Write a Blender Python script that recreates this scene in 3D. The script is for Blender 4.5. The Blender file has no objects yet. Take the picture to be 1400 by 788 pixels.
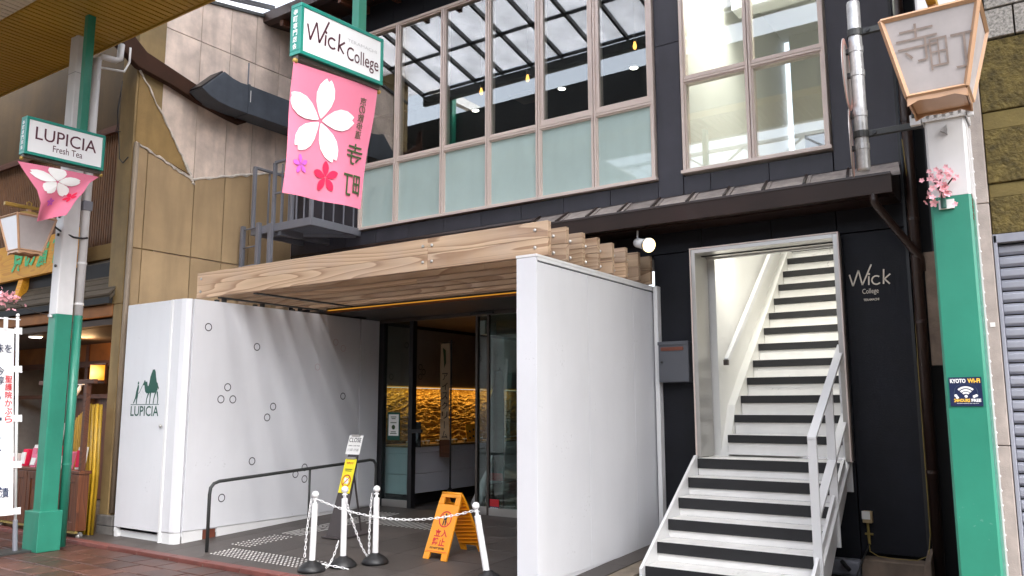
import bpy, bmesh, math, random
from mathutils import Vector, Matrix, noise
random.seed(7)
scene = bpy.context.scene
COL = scene.collection
R = math.radians

# ------------------------------------------------------------------ camera
cam_d = bpy.data.cameras.new('camera'); cam = bpy.data.objects.new('camera', cam_d); COL.objects.link(cam)
cam_d.sensor_width = 36; cam_d.lens = 28.73; cam_d.clip_start = .05; cam_d.clip_end = 600
def cam_matrix(yaw, pitch, roll):
    cy, sy, cp, sp = math.cos(yaw), math.sin(yaw), math.cos(pitch), math.sin(pitch)
    fwd = Vector((sy*cp, cy*cp, sp)); right = Vector((cy, -sy, 0)); up = right.cross(fwd)
    r2 = math.cos(roll)*right + math.sin(roll)*up; u2 = -math.sin(roll)*right + math.cos(roll)*up
    return Matrix(((r2.x, u2.x, -fwd.x, 0), (r2.y, u2.y, -fwd.y, 0), (r2.z, u2.z, -fwd.z, 1.61), (0, 0, 0, 1)))
cam.matrix_world = cam_matrix(-.6005, .1455, -.00164)
scene.camera = cam

# ------------------------------------------------------------------ world, sun, exposure
SUN_EL, SUN_AZ = R(56), R(110)          # azimuth clockwise from +Y
w = bpy.data.worlds.new('World'); scene.world = w; w.use_nodes = True
nt = w.node_tree; nt.nodes.clear()
wo = nt.nodes.new('ShaderNodeOutputWorld'); bg = nt.nodes.new('ShaderNodeBackground'); sk = nt.nodes.new('ShaderNodeTexSky')
hs = nt.nodes.new('ShaderNodeHueSaturation')
sk.sky_type = 'NISHITA'; sk.sun_disc = False; sk.sun_elevation = SUN_EL; sk.sun_rotation = SUN_AZ
sk.air_density = 1.0; sk.dust_density = 4.0; sk.ozone_density = 1.0
hs.inputs['Saturation'].default_value = .42
bg.inputs['Strength'].default_value = .15
nt.links.new(sk.outputs[0], hs.inputs['Color']); nt.links.new(hs.outputs[0], bg.inputs['Color']); nt.links.new(bg.outputs[0], wo.inputs['Surface'])
sun_d = bpy.data.lights.new('sun', 'SUN'); sun = bpy.data.objects.new('sun', sun_d); COL.objects.link(sun)
sun_d.energy = .85; sun_d.angle = R(70); sun_d.color = (1, .985, .965)
sun.rotation_euler = Vector((-math.sin(SUN_AZ)*math.cos(SUN_EL), -math.cos(SUN_AZ)*math.cos(SUN_EL), -math.sin(SUN_EL))).to_track_quat('-Z', 'Y').to_euler()
vs = scene.view_settings
vs.view_transform = 'Standard'; vs.look = 'None'; vs.exposure = 2.3; vs.gamma = 1.0; vs.use_curve_mapping = False
scene.cycles.use_denoising = True
scene.cycles.max_bounces = 8; scene.cycles.diffuse_bounces = 4; scene.cycles.glossy_bounces = 4
scene.cycles.transparent_max_bounces = 12; scene.cycles.transmission_bounces = 4
scene.cycles.sample_clamp_indirect = 6; scene.cycles.caustics_reflective = False; scene.cycles.caustics_refractive = False

# ------------------------------------------------------------------ materials
def S(h):
    h = h.lstrip('#'); v = [int(h[i:i+2], 16)/255 for i in (0, 2, 4)]
    return tuple(c/12.92 if c <= .04045 else ((c+.055)/1.055)**2.4 for c in v)
MATS = {}
def mat(name, c, rough=.6, metal=0., var=.12, vs=3., bump=.0, bs=40., coat=0., spec=.5, rnd=0., rv=.1, chips=0., chipc=(.1, .09, .08), c2=None, stain=0., sc=(1, 1, 1), emit=None, es=0., bdist=.01):
    """Principled surface with a noise driven colour and roughness, optional streak stains and fine relief."""
    m = bpy.data.materials.new(name); m.use_nodes = True; MATS[name] = m
    n = m.node_tree; N = n.nodes; L = n.links; p = N['Principled BSDF']
    p.inputs['Metallic'].default_value = metal; p.inputs['Coat Weight'].default_value = coat; p.inputs['Coat Roughness'].default_value = .05
    p.inputs['Specular IOR Level'].default_value = spec
    tc = N.new('ShaderNodeTexCoord'); mp = N.new('ShaderNodeMapping'); mp.inputs['Scale'].default_value = sc
    oi = N.new('ShaderNodeObjectInfo'); ad = N.new('ShaderNodeVectorMath'); ad.operation = 'ADD'
    sc_ = N.new('ShaderNodeVectorMath'); sc_.operation = 'SCALE'; sc_.inputs['Scale'].default_value = 37.0
    L.new(tc.outputs['Object'], mp.inputs['Vector']); L.new(oi.outputs['Random'], sc_.inputs[0])
    L.new(mp.outputs[0], ad.inputs[0]); L.new(sc_.outputs[0], ad.inputs[1])
    nz = N.new('ShaderNodeTexNoise'); nz.inputs['Scale'].default_value = vs; nz.inputs['Detail'].default_value = 7; nz.inputs['Roughness'].default_value = .62
    L.new(ad.outputs[0], nz.inputs['Vector'])
    rp = N.new('ShaderNodeValToRGB'); rp.color_ramp.elements[0].position = .3; rp.color_ramp.elements[1].position = .7
    d = c2 if c2 else tuple(max(0, x*(1-var)) for x in c)
    e = c if c2 else tuple(min(1, x*(1+var*.6)) for x in c)
    rp.color_ramp.elements[0].color = (*d, 1); rp.color_ramp.elements[1].color = (*e, 1)
    L.new(nz.outputs['Fac'], rp.inputs[0]); col = rp.outputs[0]
    if rnd:
        mm = N.new('ShaderNodeMapRange'); mm.inputs['To Min'].default_value = 1-rnd; mm.inputs['To Max'].default_value = 1+rnd
        L.new(oi.outputs['Random'], mm.inputs['Value'])
        h = N.new('ShaderNodeHueSaturation'); L.new(mm.outputs[0], h.inputs['Value']); L.new(col, h.inputs['Color']); col = h.outputs[0]
    if stain:
        n2 = N.new('ShaderNodeTexNoise'); n2.inputs['Scale'].default_value = 1.6; n2.inputs['Detail'].default_value = 9
        m2 = N.new('ShaderNodeMapping'); m2.inputs['Scale'].default_value = (3, 3, .45); L.new(tc.outputs['Object'], m2.inputs['Vector']); L.new(m2.outputs[0], n2.inputs['Vector'])
        r2 = N.new('ShaderNodeValToRGB'); r2.color_ramp.elements[0].position = .45; r2.color_ramp.elements[1].position = .75
        r2.color_ramp.elements[0].color = (0, 0, 0, 1); r2.color_ramp.elements[1].color = (stain, stain, stain, 1)
        L.new(n2.outputs['Fac'], r2.inputs[0])
        mx = N.new('ShaderNodeMixRGB'); mx.inputs['Color2'].default_value = (*[x*.45 for x in c], 1)
        L.new(r2.outputs[0], mx.inputs['Fac']); L.new(col, mx.inputs['Color1']); col = mx.outputs[0]
    if chips:
        v3 = N.new('ShaderNodeTexNoise'); v3.inputs['Scale'].default_value = 34; v3.inputs['Detail'].default_value = 2; L.new(ad.outputs[0], v3.inputs['Vector'])
        v4 = N.new('ShaderNodeTexNoise'); v4.inputs['Scale'].default_value = 2.2; v4.inputs['Detail'].default_value = 2; L.new(ad.outputs[0], v4.inputs['Vector'])
        pr = N.new('ShaderNodeMath'); pr.operation = 'MULTIPLY'; L.new(v3.outputs['Fac'], pr.inputs[0]); L.new(v4.outputs['Fac'], pr.inputs[1])
        r3 = N.new('ShaderNodeValToRGB'); r3.color_ramp.elements[0].position = .445; r3.color_ramp.elements[1].position = .47
        r3.color_ramp.elements[0].color = (0, 0, 0, 1); r3.color_ramp.elements[1].color = (chips, chips, chips, 1); L.new(pr.outputs[0], r3.inputs[0])
        m3 = N.new('ShaderNodeMixRGB'); m3.inputs['Color2'].default_value = (*chipc, 1); L.new(r3.outputs[0], m3.inputs['Fac']); L.new(col, m3.inputs['Color1']); col = m3.outputs[0]
    L.new(col, p.inputs['Base Color'])
    mr = N.new('ShaderNodeMapRange'); mr.inputs['To Min'].default_value = max(.02, rough-rv); mr.inputs['To Max'].default_value = min(1, rough+rv)
    L.new(nz.outputs['Fac'], mr.inputs['Value']); L.new(mr.outputs[0], p.inputs['Roughness'])
    if bump:
        nb = N.new('ShaderNodeTexNoise'); nb.inputs['Scale'].default_value = bs; nb.inputs['Detail'].default_value = 5; L.new(ad.outputs[0], nb.inputs['Vector'])
        b = N.new('ShaderNodeBump'); b.inputs['Strength'].default_value = bump; b.inputs['Distance'].default_value = bdist
        L.new(nb.outputs['Fac'], b.inputs['Height']); L.new(b.outputs[0], p.inputs['Normal'])
    if emit:
        p.inputs['Emission Color'].default_value = (*emit, 1); p.inputs['Emission Strength'].default_value = es
    return m
def wood(name, ca, cb, along='X', rough=.65, scale=1., bump=.25, stretch=.16, rings=15, chips=False):
    m = bpy.data.materials.new(name); m.use_nodes = True; MATS[name] = m
    n = m.node_tree; N = n.nodes; L = n.links; p = N['Principled BSDF']; p.inputs['Roughness'].default_value = rough
    tc = N.new('ShaderNodeTexCoord'); mp = N.new('ShaderNodeMapping'); oi = N.new('ShaderNodeObjectInfo')
    s = {'X': (stretch, 1, 1), 'Z': (1, 1, stretch), 'Y': (1, stretch, 1)}[along]; mp.inputs['Scale'].default_value = [v*scale for v in s]
    sc_ = N.new('ShaderNodeVectorMath'); sc_.operation = 'SCALE'; sc_.inputs['Scale'].default_value = 23.0
    ad = N.new('ShaderNodeVectorMath'); L.new(tc.outputs['Object'], mp.inputs['Vector']); L.new(oi.outputs['Random'], sc_.inputs[0]); L.new(mp.outputs[0], ad.inputs[0]); L.new(sc_.outputs[0], ad.inputs[1])
    n1 = N.new('ShaderNodeTexNoise'); n1.inputs['Scale'].default_value = 3.2; n1.inputs['Detail'].default_value = 1.5; L.new(ad.outputs[0], n1.inputs['Vector'])
    mu = N.new('ShaderNodeMath'); mu.operation = 'MULTIPLY'; mu.inputs[1].default_value = rings; L.new(n1.outputs['Fac'], mu.inputs[0])
    fr = N.new('ShaderNodeMath'); fr.operation = 'FRACT'; L.new(mu.outputs[0], fr.inputs[0])
    r1 = N.new('ShaderNodeValToRGB'); e = r1.color_ramp.elements; e[0].position = .0; e[0].color = (*ca, 1); e[1].position = .72; e[1].color = tuple(.5*a+.5*b for a, b in zip(ca, cb))+(1,)
    x = e.new(.95); x.color = (*cb, 1); x = e.new(1.0); x.color = (*ca, 1)
    L.new(fr.outputs[0], r1.inputs[0])
    m2 = N.new('ShaderNodeMapping'); m2.inputs['Scale'].default_value = {'X': (2, 90, 90), 'Z': (90, 90, 2), 'Y': (90, 2, 90)}[along]
    L.new(tc.outputs['Object'], m2.inputs['Vector']); n2 = N.new('ShaderNodeTexNoise'); n2.inputs['Scale'].default_value = 1; n2.inputs['Detail'].default_value = 3; L.new(m2.outputs[0], n2.inputs['Vector'])
    n3 = N.new('ShaderNodeTexNoise'); n3.inputs['Scale'].default_value = 1.3; n3.inputs['Detail'].default_value = 4; L.new(ad.outputs[0], n3.inputs['Vector'])
    hv = N.new('ShaderNodeHueSaturation'); mr = N.new('ShaderNodeMapRange'); mr.inputs['To Min'].default_value = .72; mr.inputs['To Max'].default_value = 1.2
    av = N.new('ShaderNodeMath'); av.operation = 'ADD'; hf = N.new('ShaderNodeMath'); hf.operation = 'MULTIPLY'; hf.inputs[1].default_value = .5
    L.new(n2.outputs['Fac'], av.inputs[0]); L.new(n3.outputs['Fac'], av.inputs[1]); L.new(av.outputs[0], hf.inputs[0]); L.new(hf.outputs[0], mr.inputs['Value'])
    L.new(mr.outputs[0], hv.inputs['Value']); L.new(r1.outputs[0], hv.inputs['Color'])
    m4 = N.new('ShaderNodeMapRange'); m4.inputs['To Min'].default_value = .78; m4.inputs['To Max'].default_value = 1.12; L.new(oi.outputs['Random'], m4.inputs['Value'])
    h2 = N.new('ShaderNodeHueSaturation'); L.new(m4.outputs[0], h2.inputs['Value']); L.new(hv.outputs[0], h2.inputs['Color']); 
    if chips:   # drying cracks and grey weathering along the grain
        m5 = N.new('ShaderNodeMapping'); m5.inputs['Scale'].default_value = (1.1, 26, 26); L.new(ad.outputs[0], m5.inputs['Vector']); m6 = N.new('ShaderNodeMapping'); m6.inputs['Scale'].default_value = (12, 1, 1); L.new(ad.outputs[0], m6.inputs['Vector'])
        n5 = N.new('ShaderNodeTexNoise'); n5.inputs['Scale'].default_value = 1.5; n5.inputs['Detail'].default_value = 2; L.new(m5.outputs[0], n5.inputs['Vector']); r5 = N.new('ShaderNodeValToRGB')
        r5.color_ramp.elements[0].position = .66; r5.color_ramp.elements[1].position = .70; r5.color_ramp.elements[1].color = (.65, .65, .65, 1); L.new(n5.outputs['Fac'], r5.inputs[0])
        x5 = N.new('ShaderNodeMixRGB'); x5.inputs['Color2'].default_value = (.16, .09, .06, 1); L.new(r5.outputs[0], x5.inputs['Fac']); L.new(h2.outputs[0], x5.inputs['Color1'])
        n6 = N.new('ShaderNodeTexNoise'); n6.inputs['Scale'].default_value = 1.8; n6.inputs['Detail'].default_value = 6; L.new(m6.outputs[0], n6.inputs['Vector']); r6 = N.new('ShaderNodeValToRGB'); r6.color_ramp.elements[0].position = .45; r6.color_ramp.elements[1].position = .75; r6.color_ramp.elements[1].color = (.4, .4, .4, 1); L.new(n6.outputs['Fac'], r6.inputs[0])
        x6 = N.new('ShaderNodeMixRGB'); x6.inputs['Color2'].default_value = (.46, .37, .32, 1); L.new(r6.outputs[0], x6.inputs['Fac']); L.new(x5.outputs[0], x6.inputs['Color1']); L.new(x6.outputs[0], p.inputs['Base Color'])
    else: L.new(h2.outputs[0], p.inputs['Base Color'])
    b = N.new('ShaderNodeBump'); b.inputs['Strength'].default_value = bump; b.inputs['Distance'].default_value = .004; L.new(n2.outputs['Fac'], b.inputs['Height']); L.new(b.outputs[0], p.inputs['Normal'])
    return m
def glass(name, tint, refl=.08, ior=1.5, rough=.0, wob=.0):
    m = bpy.data.materials.new(name); m.use_nodes = True; MATS[name] = m
    n = m.node_tree; N = n.nodes; L = n.links; N.clear()
    o = N.new('ShaderNodeOutputMaterial'); mx = N.new('ShaderNodeMixShader'); t = N.new('ShaderNodeBsdfTransparent'); g = N.new('ShaderNodeBsdfGlossy'); f = N.new('ShaderNodeLayerWeight'); pw = N.new('ShaderNodeMath'); a = N.new('ShaderNodeMath')
    t.inputs['Color'].default_value = (*tint, 1); g.inputs['Roughness'].default_value = rough; g.inputs['Color'].default_value = (1, 1, 1, 1); f.inputs['Blend'].default_value = .5; pw.operation = 'POWER'; pw.inputs[1].default_value = ior
    a.operation = 'ADD'; a.inputs[1].default_value = refl; a.use_clamp = True
    if wob:
        tc = N.new('ShaderNodeTexCoord'); nb = N.new('ShaderNodeTexNoise'); nb.inputs['Scale'].default_value = 1.2; b = N.new('ShaderNodeBump'); b.inputs['Strength'].default_value = wob; b.inputs['Distance'].default_value = .02
        L.new(tc.outputs['Object'], nb.inputs['Vector']); L.new(nb.outputs['Fac'], b.inputs['Height']); L.new(b.outputs[0], g.inputs['Normal'])
    L.new(f.outputs['Facing'], pw.inputs[0]); L.new(pw.outputs[0], a.inputs[0]); L.new(a.outputs[0], mx.inputs['Fac']); L.new(t.outputs[0], mx.inputs[1]); L.new(g.outputs[0], mx.inputs[2]); L.new(mx.outputs[0], o.inputs['Surface'])
    return m
def translucent(name, c, clear=.5, var=.15):
    m = bpy.data.materials.new(name); m.use_nodes = True; MATS[name] = m
    n = m.node_tree; N = n.nodes; L = n.links; N.clear()
    o = N.new('ShaderNodeOutputMaterial'); mx = N.new('ShaderNodeMixShader'); m2 = N.new('ShaderNodeMixShader'); t = N.new('ShaderNodeBsdfTransparent'); tl = N.new('ShaderNodeBsdfTranslucent'); df = N.new('ShaderNodeBsdfDiffuse')
    tc = N.new('ShaderNodeTexCoord'); nz = N.new('ShaderNodeTexNoise'); nz.inputs['Scale'].default_value = 2.3; nz.inputs['Detail'].default_value = 8; rp = N.new('ShaderNodeValToRGB')
    rp.color_ramp.elements[0].position = .3; rp.color_ramp.elements[1].position = .65
    rp.color_ramp.elements[0].color = (*[x*(1-var) for x in c], 1); rp.color_ramp.elements[1].color = (*c, 1)
    L.new(tc.outputs['Object'], nz.inputs['Vector']); L.new(nz.outputs['Fac'], rp.inputs[0])
    for q in (tl, df): L.new(rp.outputs[0], q.inputs['Color'])
    m2.inputs[0].default_value = .3; mx.inputs[0].default_value = 1-clear
    L.new(tl.outputs[0], m2.inputs[1]); L.new(df.outputs[0], m2.inputs[2]); L.new(t.outputs[0], mx.inputs[1]); L.new(m2.outputs[0], mx.inputs[2]); L.new(mx.outputs[0], o.inputs['Surface'])
    return m
def glow(name, c, s):
    m = bpy.data.materials.new(name); m.use_nodes = True; MATS[name] = m
    N = m.node_tree.nodes; N.clear(); o = N.new('ShaderNodeOutputMaterial'); e = N.new('ShaderNodeEmission'); e.inputs[0].default_value = (*c, 1); e.inputs[1].default_value = s
    m.node_tree.links.new(e.outputs[0], o.inputs[0]); return m

mat('white_paint', (.735, .74, .77), .42, var=.04, vs=1.1, bump=.06, bs=9, stain=.07, chips=.14); mat('brown_matte', (.05, .022, .013), .75, var=.3, spec=.2)
mat('white_trim', (.78, .78, .78), .4, var=.05)
mat('plastic_white', (.8, .8, .8), .35, var=.04)
mat('black_cladding', (.0085, .0095, .0145), .6, var=.45, vs=2., bump=.18, bs=60, stain=.3, spec=.3)
mat('charcoal_panel', (.05, .049, .064), .5, var=.2, vs=1.6, bump=.12, bs=90, rnd=.12, stain=.35)
wood('timber', (.66, .475, .315), (.36, .215, .125), 'X', .7, stretch=.09, rings=13, chips=True)
wood('dark_timber', (.13, .045, .02), (.07, .022, .01), 'X', .5)
wood('red_wood', (.18, .055, .018), (.08, .022, .008), 'Z', .4)
wood('pale_wood', (.50, .33, .15), (.34, .2, .08), 'X', .5)
wood('orange_board', (.9, .44, .03), (.75, .3, .02), 'X', .55)
mat('tan_panel', (.44, .31, .172), .75, var=.18, vs=1.3, bump=.2, bs=120, rnd=.06, stain=.45)
mat('golden_plaster', (.31, .20, .075), .8, var=.3, vs=1.6, bump=.25, bs=70, stain=.5)
mat('pillar_paint', (.29, .2, .085), .7, var=.4, vs=1.2, bump=.15, bs=60, stain=.6)
mat('beige_concrete', (.78, .645, .555), .85, var=.36, vs=2.2, bump=.4, bs=110, rnd=.06, stain=.55)
mat('torn_plaster', (.7, .64, .58), .9, var=.3, vs=9, bump=.6, bs=60)
mat('brown_steel', (.032, .016, .012), .4, var=.25, vs=2, coat=.15)
mat('slate', (.34, .295, .27), .75, var=.35, vs=9, bump=.3, bs=60, rnd=.2)
mat('bronze_aluminium', (.78, .66, .60), .42, metal=.1, var=.03, rv=.02)
mat('steel_grey', (.2, .205, .24), .45, var=.1, bump=.05, coat=.1)
mat('stainless', (.52, .505, .48), .34, metal=.85, var=.05, vs=1.2, rv=.05)
mat('galvanised', (.5, .5, .5), .42, metal=.6, var=.28, vs=22)
mat('dark_iron', (.035, .037, .036), .5, var=.2)
mat('black_frame', (.012, .012, .014), .4, var=.2)
mat('bronze_frame', (.09, .075, .065), .35, metal=.4, var=.15)
mat('black_nosing', (.014, .014, .016), .6, var=.2, bump=.2, bs=150)
mat('white_tile', (.86, .845, .81), .35, var=.08, vs=8, rnd=.05, stain=.12, chips=.3)
mat('riser_paint', (.85, .84, .82), .45, var=.06, vs=2.5, stain=.12, chips=.25)
mat('stairwell_paint', (.82, .815, .785), .55, var=.04, vs=1.4)
mat('green_paint', (.022, .215, .142), .42, var=.16, vs=2.2, coat=.2, bump=.05, bs=30, stain=.28, chips=.6, chipc=(.12, .3, .24))
mat('sign_green', (.012, .23, .18), .35, var=.08, coat=.3)
mat('pole_white', (.66, .65, .65), .45, var=.1, vs=3, coat=.15, stain=.25)
mat('lightbox_face', (.82, .82, .84), .25, var=.03, coat=.3)
mat('wine_ink', (.075, .012, .028), .5, var=.1)
mat('grey_ink', (.06, .06, .075), .5); mat('warm_lit_cloth', (.5, .38, .25), .85, var=.1); mat('pale_ink', (.42, .42, .44), .5); mat('shade_plaster', (.085, .052, .02), .8, var=.3, vs=1.5, bump=.2, bs=60, stain=.4); mat('tan_pipe', (.27, .21, .15), .5, var=.15)
mat('cream_ink', (.82, .74, .62), .35, var=.06)
mat('green_ink', (.01, .085, .06), .5)
mat('leaf_ink', (.035, .07, .018), .7)
mat('black_ink', (.02, .02, .022), .6)
mat('navy_ink', (.02, .035, .09), .7)
mat('red_ink', (.6, .02, .03), .6)
mat('white_ink', (.85, .85, .85), .5)
mat('yellow_ink', (.85, .5, .06), .5)
mat('brown_ink', (.27, .21, .18), .7, var=.3, vs=20)
mat('vivid_green_ink', (.06, .55, .2), .5)
mat('navy_sticker', (.012, .02, .065), .35)
mat('pink_cloth', (.74, .2, .31), .8, var=.07, vs=3, bump=.15, bs=300)
mat('white_petal_print', (.87, .86, .85), .8, var=.03)
mat('purple_print', (.5, .1, .5), .8)
mat('red_print', (.75, .01, .07), .8)
mat('flag_cloth', (.82, .82, .83), .85, var=.05, bump=.2, bs=200)
mat('lantern_frame', (.48, .28, .16), .45, var=.15, coat=.2)
mat('lantern_gold', (.38, .24, .05), .45, var=.2)
mat('lantern_pane', (.46, .42, .41), .5, var=.12, vs=6, stain=.25)
mat('lantern_pane_pale', (.82, .83, .87), .5, var=.04)
mat('petal_pink', (.85, .42, .47), .7, var=.15, vs=30, rnd=.15)
mat('twig', (.035, .022, .015), .8, var=.3)
mat('brick_tile', (.072, .029, .02), .42, var=.42, vs=3.5, bump=.2, bs=50, rnd=.38, stain=.35)
mat('tile_grout', (.19, .155, .115), .85, var=.4, vs=6, bump=.3, bs=80)
mat('kerb_red', (.17, .055, .045), .5, var=.3, vs=8, bump=.2, bs=90, rnd=.15)
mat('dark_stone', (.072, .061, .055), .55, var=.25, vs=1.6, bump=.15, bs=140, rnd=.14, stain=.3)
mat('asphalt', (.06, .058, .056), .85, var=.2, bump=.3, bs=80)
mat('rubber_black', (.012, .012, .013), .45, var=.2)
mat('stud_metal', (.68, .66, .63), .3, metal=.5, var=.1)
mat('yellow_plastic', (.82, .3, .004), .42, var=.06, vs=5, coat=.15)
mat('yellow_paper', (.85, .74, .02), .5, var=.03)
mat('white_paper', (.84, .83, .8), .6, var=.03)
mat('stand_brown', (.055, .045, .045), .45, var=.2)
mat('postbox_grey', (.085, .09, .105), .38, var=.08, coat=.2)
mat('rust_brown', (.16, .045, .025), .6, var=.3)
mat('ivory_plastic', (.5, .37, .2), .5, var=.15)
mat('yellow_pipe', (.3, .22, .06), .5, var=.2)
mat('cement', (.23, .17, .125), .85, var=.4, vs=4, bump=.4, bs=60, stain=.5)
mat('stone_block', (.16, .15, .14), .8, var=.35, vs=7, bump=.5, bs=60)
mat('olive_stone', (.155, .115, .035), .9, var=.6, vs=14, bump=1., bs=38, bdist=.03)
mat('olive_band', (.2, .15, .05), .85, var=.25, vs=7, bump=.35, bs=60)
mat('speckled_granite', (.62, .57, .52), .7, c2=(.1, .1, .09), vs=55, bump=.4, bs=60)
mat('pilaster_stone', (.5, .43, .385), .8, var=.22, vs=9, bump=.3, bs=130, stain=.6)
mat('shutter_grey', (.4, .41, .47), .45, var=.1, metal=.2, stain=.35)
mat('duct_grey', (.085, .1, .125), .5, metal=.3, var=.25, vs=3, stain=.3)
mat('canopy_gold', (.42, .255, .03), .45, var=.12, vs=1.4, metal=.2)
mat('canopy_pale', (.6, .54, .44), .5, var=.08)  # soffit colour lightened to stand for the brighter light on its outer part
mat('dark_soffit', (.07, .062, .058), .6, var=.15)
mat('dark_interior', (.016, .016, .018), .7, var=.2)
mat('brown_interior', (.05, .03, .018), .65, var=.3)
mat('warm_ceiling', (.2, .145, .1), .6, var=.15)
mat('shop_wall', (.34, .28, .25), .6, var=.12)
mat('counter_white', (.78, .78, .84), .4, var=.05)
mat('gold_foil', (.5, .3, .06), .42, metal=.3, var=.3, vs=4)
mat('tin_gold', (.75, .55, .25), .25, metal=.7, var=.2, rnd=.3)
mat('roof_plank', (.115, .09, .062), .8, var=.3, vs=4, bump=.4, bs=50, sc=(.3, 6, 6), rnd=.15)
mat('slat_brown', (.14, .066, .03), .6, var=.25, vs=6, rnd=.22)
mat('bamboo', (.5, .3, .02), .4, var=.3, vs=8, rnd=.3, sc=(6, 6, 1))
mat('orange_wall', (.3, .12, .035), .7, var=.3)
mat('blue_steel', (.2, .28, .42), .18, metal=.75, var=.25, vs=5, sc=(14, 14, .5))
mat('mirror_back', (.55, .5, .48), .4, metal=.4, var=.15)
mat('pink_rim', (.65, .35, .3), .45, var=.15)
mat('far_wall', (.42, .38, .34), .8, var=.2)
mat('far_dark', (.03, .03, .035), .4)
mat('frosted_glass', (.54, .70, .675), .55, var=.1, vs=.9, rnd=.05, stain=.1, coat=1., spec=.3)
MATS['frosted_glass'].node_tree.nodes['Principled BSDF'].inputs['Coat Roughness'].default_value = .02
MATS['frosted_glass'].node_tree.nodes['Principled BSDF'].inputs['Coat IOR'].default_value = 1.9
mat('leaf_green', (.12, .28, .05), .6, var=.3)
glass('window_glass', (.9, .93, .91), .14, 2.6, wob=.012)
glass('door_glass', (.72, .82, .8), .035, 3.4)
translucent('roof_panel', (.86, .86, .9), .4, .35)
glow('warm_glow', (1, .42, .04), .14)
glow('led_white', (1, .95, .85), 4.)
lm = glow('lamp_amber', (1, .42, .04), .6); N_ = lm.node_tree.nodes; L_ = lm.node_tree.links
g1 = N_.new('ShaderNodeTexCoord'); g2 = N_.new('ShaderNodeMapping'); g3 = N_.new('ShaderNodeTexGradient'); g4 = N_.new('ShaderNodeValToRGB'); g3.gradient_type = 'SPHERICAL'
g2.inputs['Location'].default_value = (-.14, .55, .1); g2.inputs['Scale'].default_value = (6, 6, 7)
g4.color_ramp.elements[0].color = (.62, .2, .015, 1); g4.color_ramp.elements[1].color = (1, .72, .25, 1); L_.new(g1.outputs['Object'], g2.inputs[0]); L_.new(g2.outputs[0], g3.inputs[0]); L_.new(g3.outputs[0], g4.inputs[0]); L_.new(g4.outputs[0], N_['Emission'].inputs[0])
glow('spot_lens', (1, .74, .32), 1.5)
glow('bulb_amber', (1, .45, .1), .8)

# ------------------------------------------------------------------ mesh helpers
class MB:
    def __init__(s): s.v = []; s.f = []
    def add(s, vs, fs):
        b = len(s.v); s.v += [Vector(v) for v in vs]; s.f += [tuple(b+i for i in f) for f in fs]; return s
    def hexa(s, p): return s.add(p, [(0, 3, 2, 1), (4, 5, 6, 7), (0, 1, 5, 4), (1, 2, 6, 5), (2, 3, 7, 6), (3, 0, 4, 7)])
    def box(s, x0, x1, y0, y1, z0, z1): return s.hexa([(x0, y0, z0), (x1, y0, z0), (x1, y1, z0), (x0, y1, z0), (x0, y0, z1), (x1, y0, z1), (x1, y1, z1), (x0, y1, z1)])
    def prism(s, pts, off):
        n = len(pts); off = Vector(off); a = [Vector(p) for p in pts]
        return s.add(a+[p+off for p in a], [tuple(range(n-1, -1, -1)), tuple(range(n, 2*n))]+[(i, (i+1) % n, n+(i+1) % n, n+i) for i in range(n)])
    def poly(s, pts): return s.add(pts, [tuple(range(len(pts)))])
    def tube(s, pts, r, n=8, closed=False):
        P = [Vector(p) for p in pts]; m = len(P); rings = []; up = None
        for i, p in enumerate(P):
            a = P[i-1] if (i > 0 or closed) else p; b = P[(i+1) % m] if (i < m-1 or closed) else p
            t = (b-a).normalized()
            if up is None: up = Vector((0, 0, 1)) if abs(t.z) < .9 else Vector((0, 1, 0))
            u = (up-t*up.dot(t)).normalized(); up = u; v = t.cross(u)
            rr = r[i] if isinstance(r, (list, tuple)) else r
            rings.append([p+u*(rr*math.cos(2*math.pi*k/n))+v*(rr*math.sin(2*math.pi*k/n)) for k in range(n)])
        vs = [q for g in rings for q in g]; fs = []
        for i in range(m if closed else m-1):
            j = (i+1) % m
            for k in range(n): fs.append((i*n+k, i*n+(k+1) % n, j*n+(k+1) % n, j*n+k))
        if not closed: fs += [tuple(range(n-1, -1, -1)), tuple((m-1)*n+k for k in range(n))]
        return s.add(vs, fs)
    def lathe(s, c, prof, n=16):
        c = Vector(c); vs = []; fs = []
        for r, z in prof: vs += [c+Vector((r*math.cos(2*math.pi*k/n), r*math.sin(2*math.pi*k/n), z)) for k in range(n)]
        for i in range(len(prof)-1):
            for k in range(n): fs.append((i*n+k, i*n+(k+1) % n, (i+1)*n+(k+1) % n, (i+1)*n+k))
        fs += [tuple(range(n-1, -1, -1)), tuple((len(prof)-1)*n+k for k in range(n))]
        return s.add(vs, fs)
    def ball(s, c, r, n=12):
        m = 8; return s.lathe(c, [(max(.001, r*math.sin(math.pi*i/m)), -r*math.cos(math.pi*i/m)) for i in range(m+1)], n)
    def disc(s, c, u, v, r0, r1=0, n=20):
        c, u, v = Vector(c), Vector(u), Vector(v); a = [c+u*(r0*math.cos(2*math.pi*k/n))+v*(r0*math.sin(2*math.pi*k/n)) for k in range(n)]
        if not r1: return s.poly(a)
        b = [c+u*(r1*math.cos(2*math.pi*k/n))+v*(r1*math.sin(2*math.pi*k/n)) for k in range(n)]
        return s.add(a+b, [(k, (k+1) % n, n+(k+1) % n, n+k) for k in range(n)])
LOC = {}
def root_loc(o):
    return LOC.get(o.name, Vector((0, 0, 0))) if o else Vector((0, 0, 0))
def thing(name, label, cat, loc, group=None):
    o = bpy.data.objects.new(name, None); COL.objects.link(o); o.location = loc; o.empty_display_size = .1
    LOC[o.name] = Vector(loc); o['label'] = label; o['category'] = cat
    if group: o['group'] = group
    return o
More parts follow.
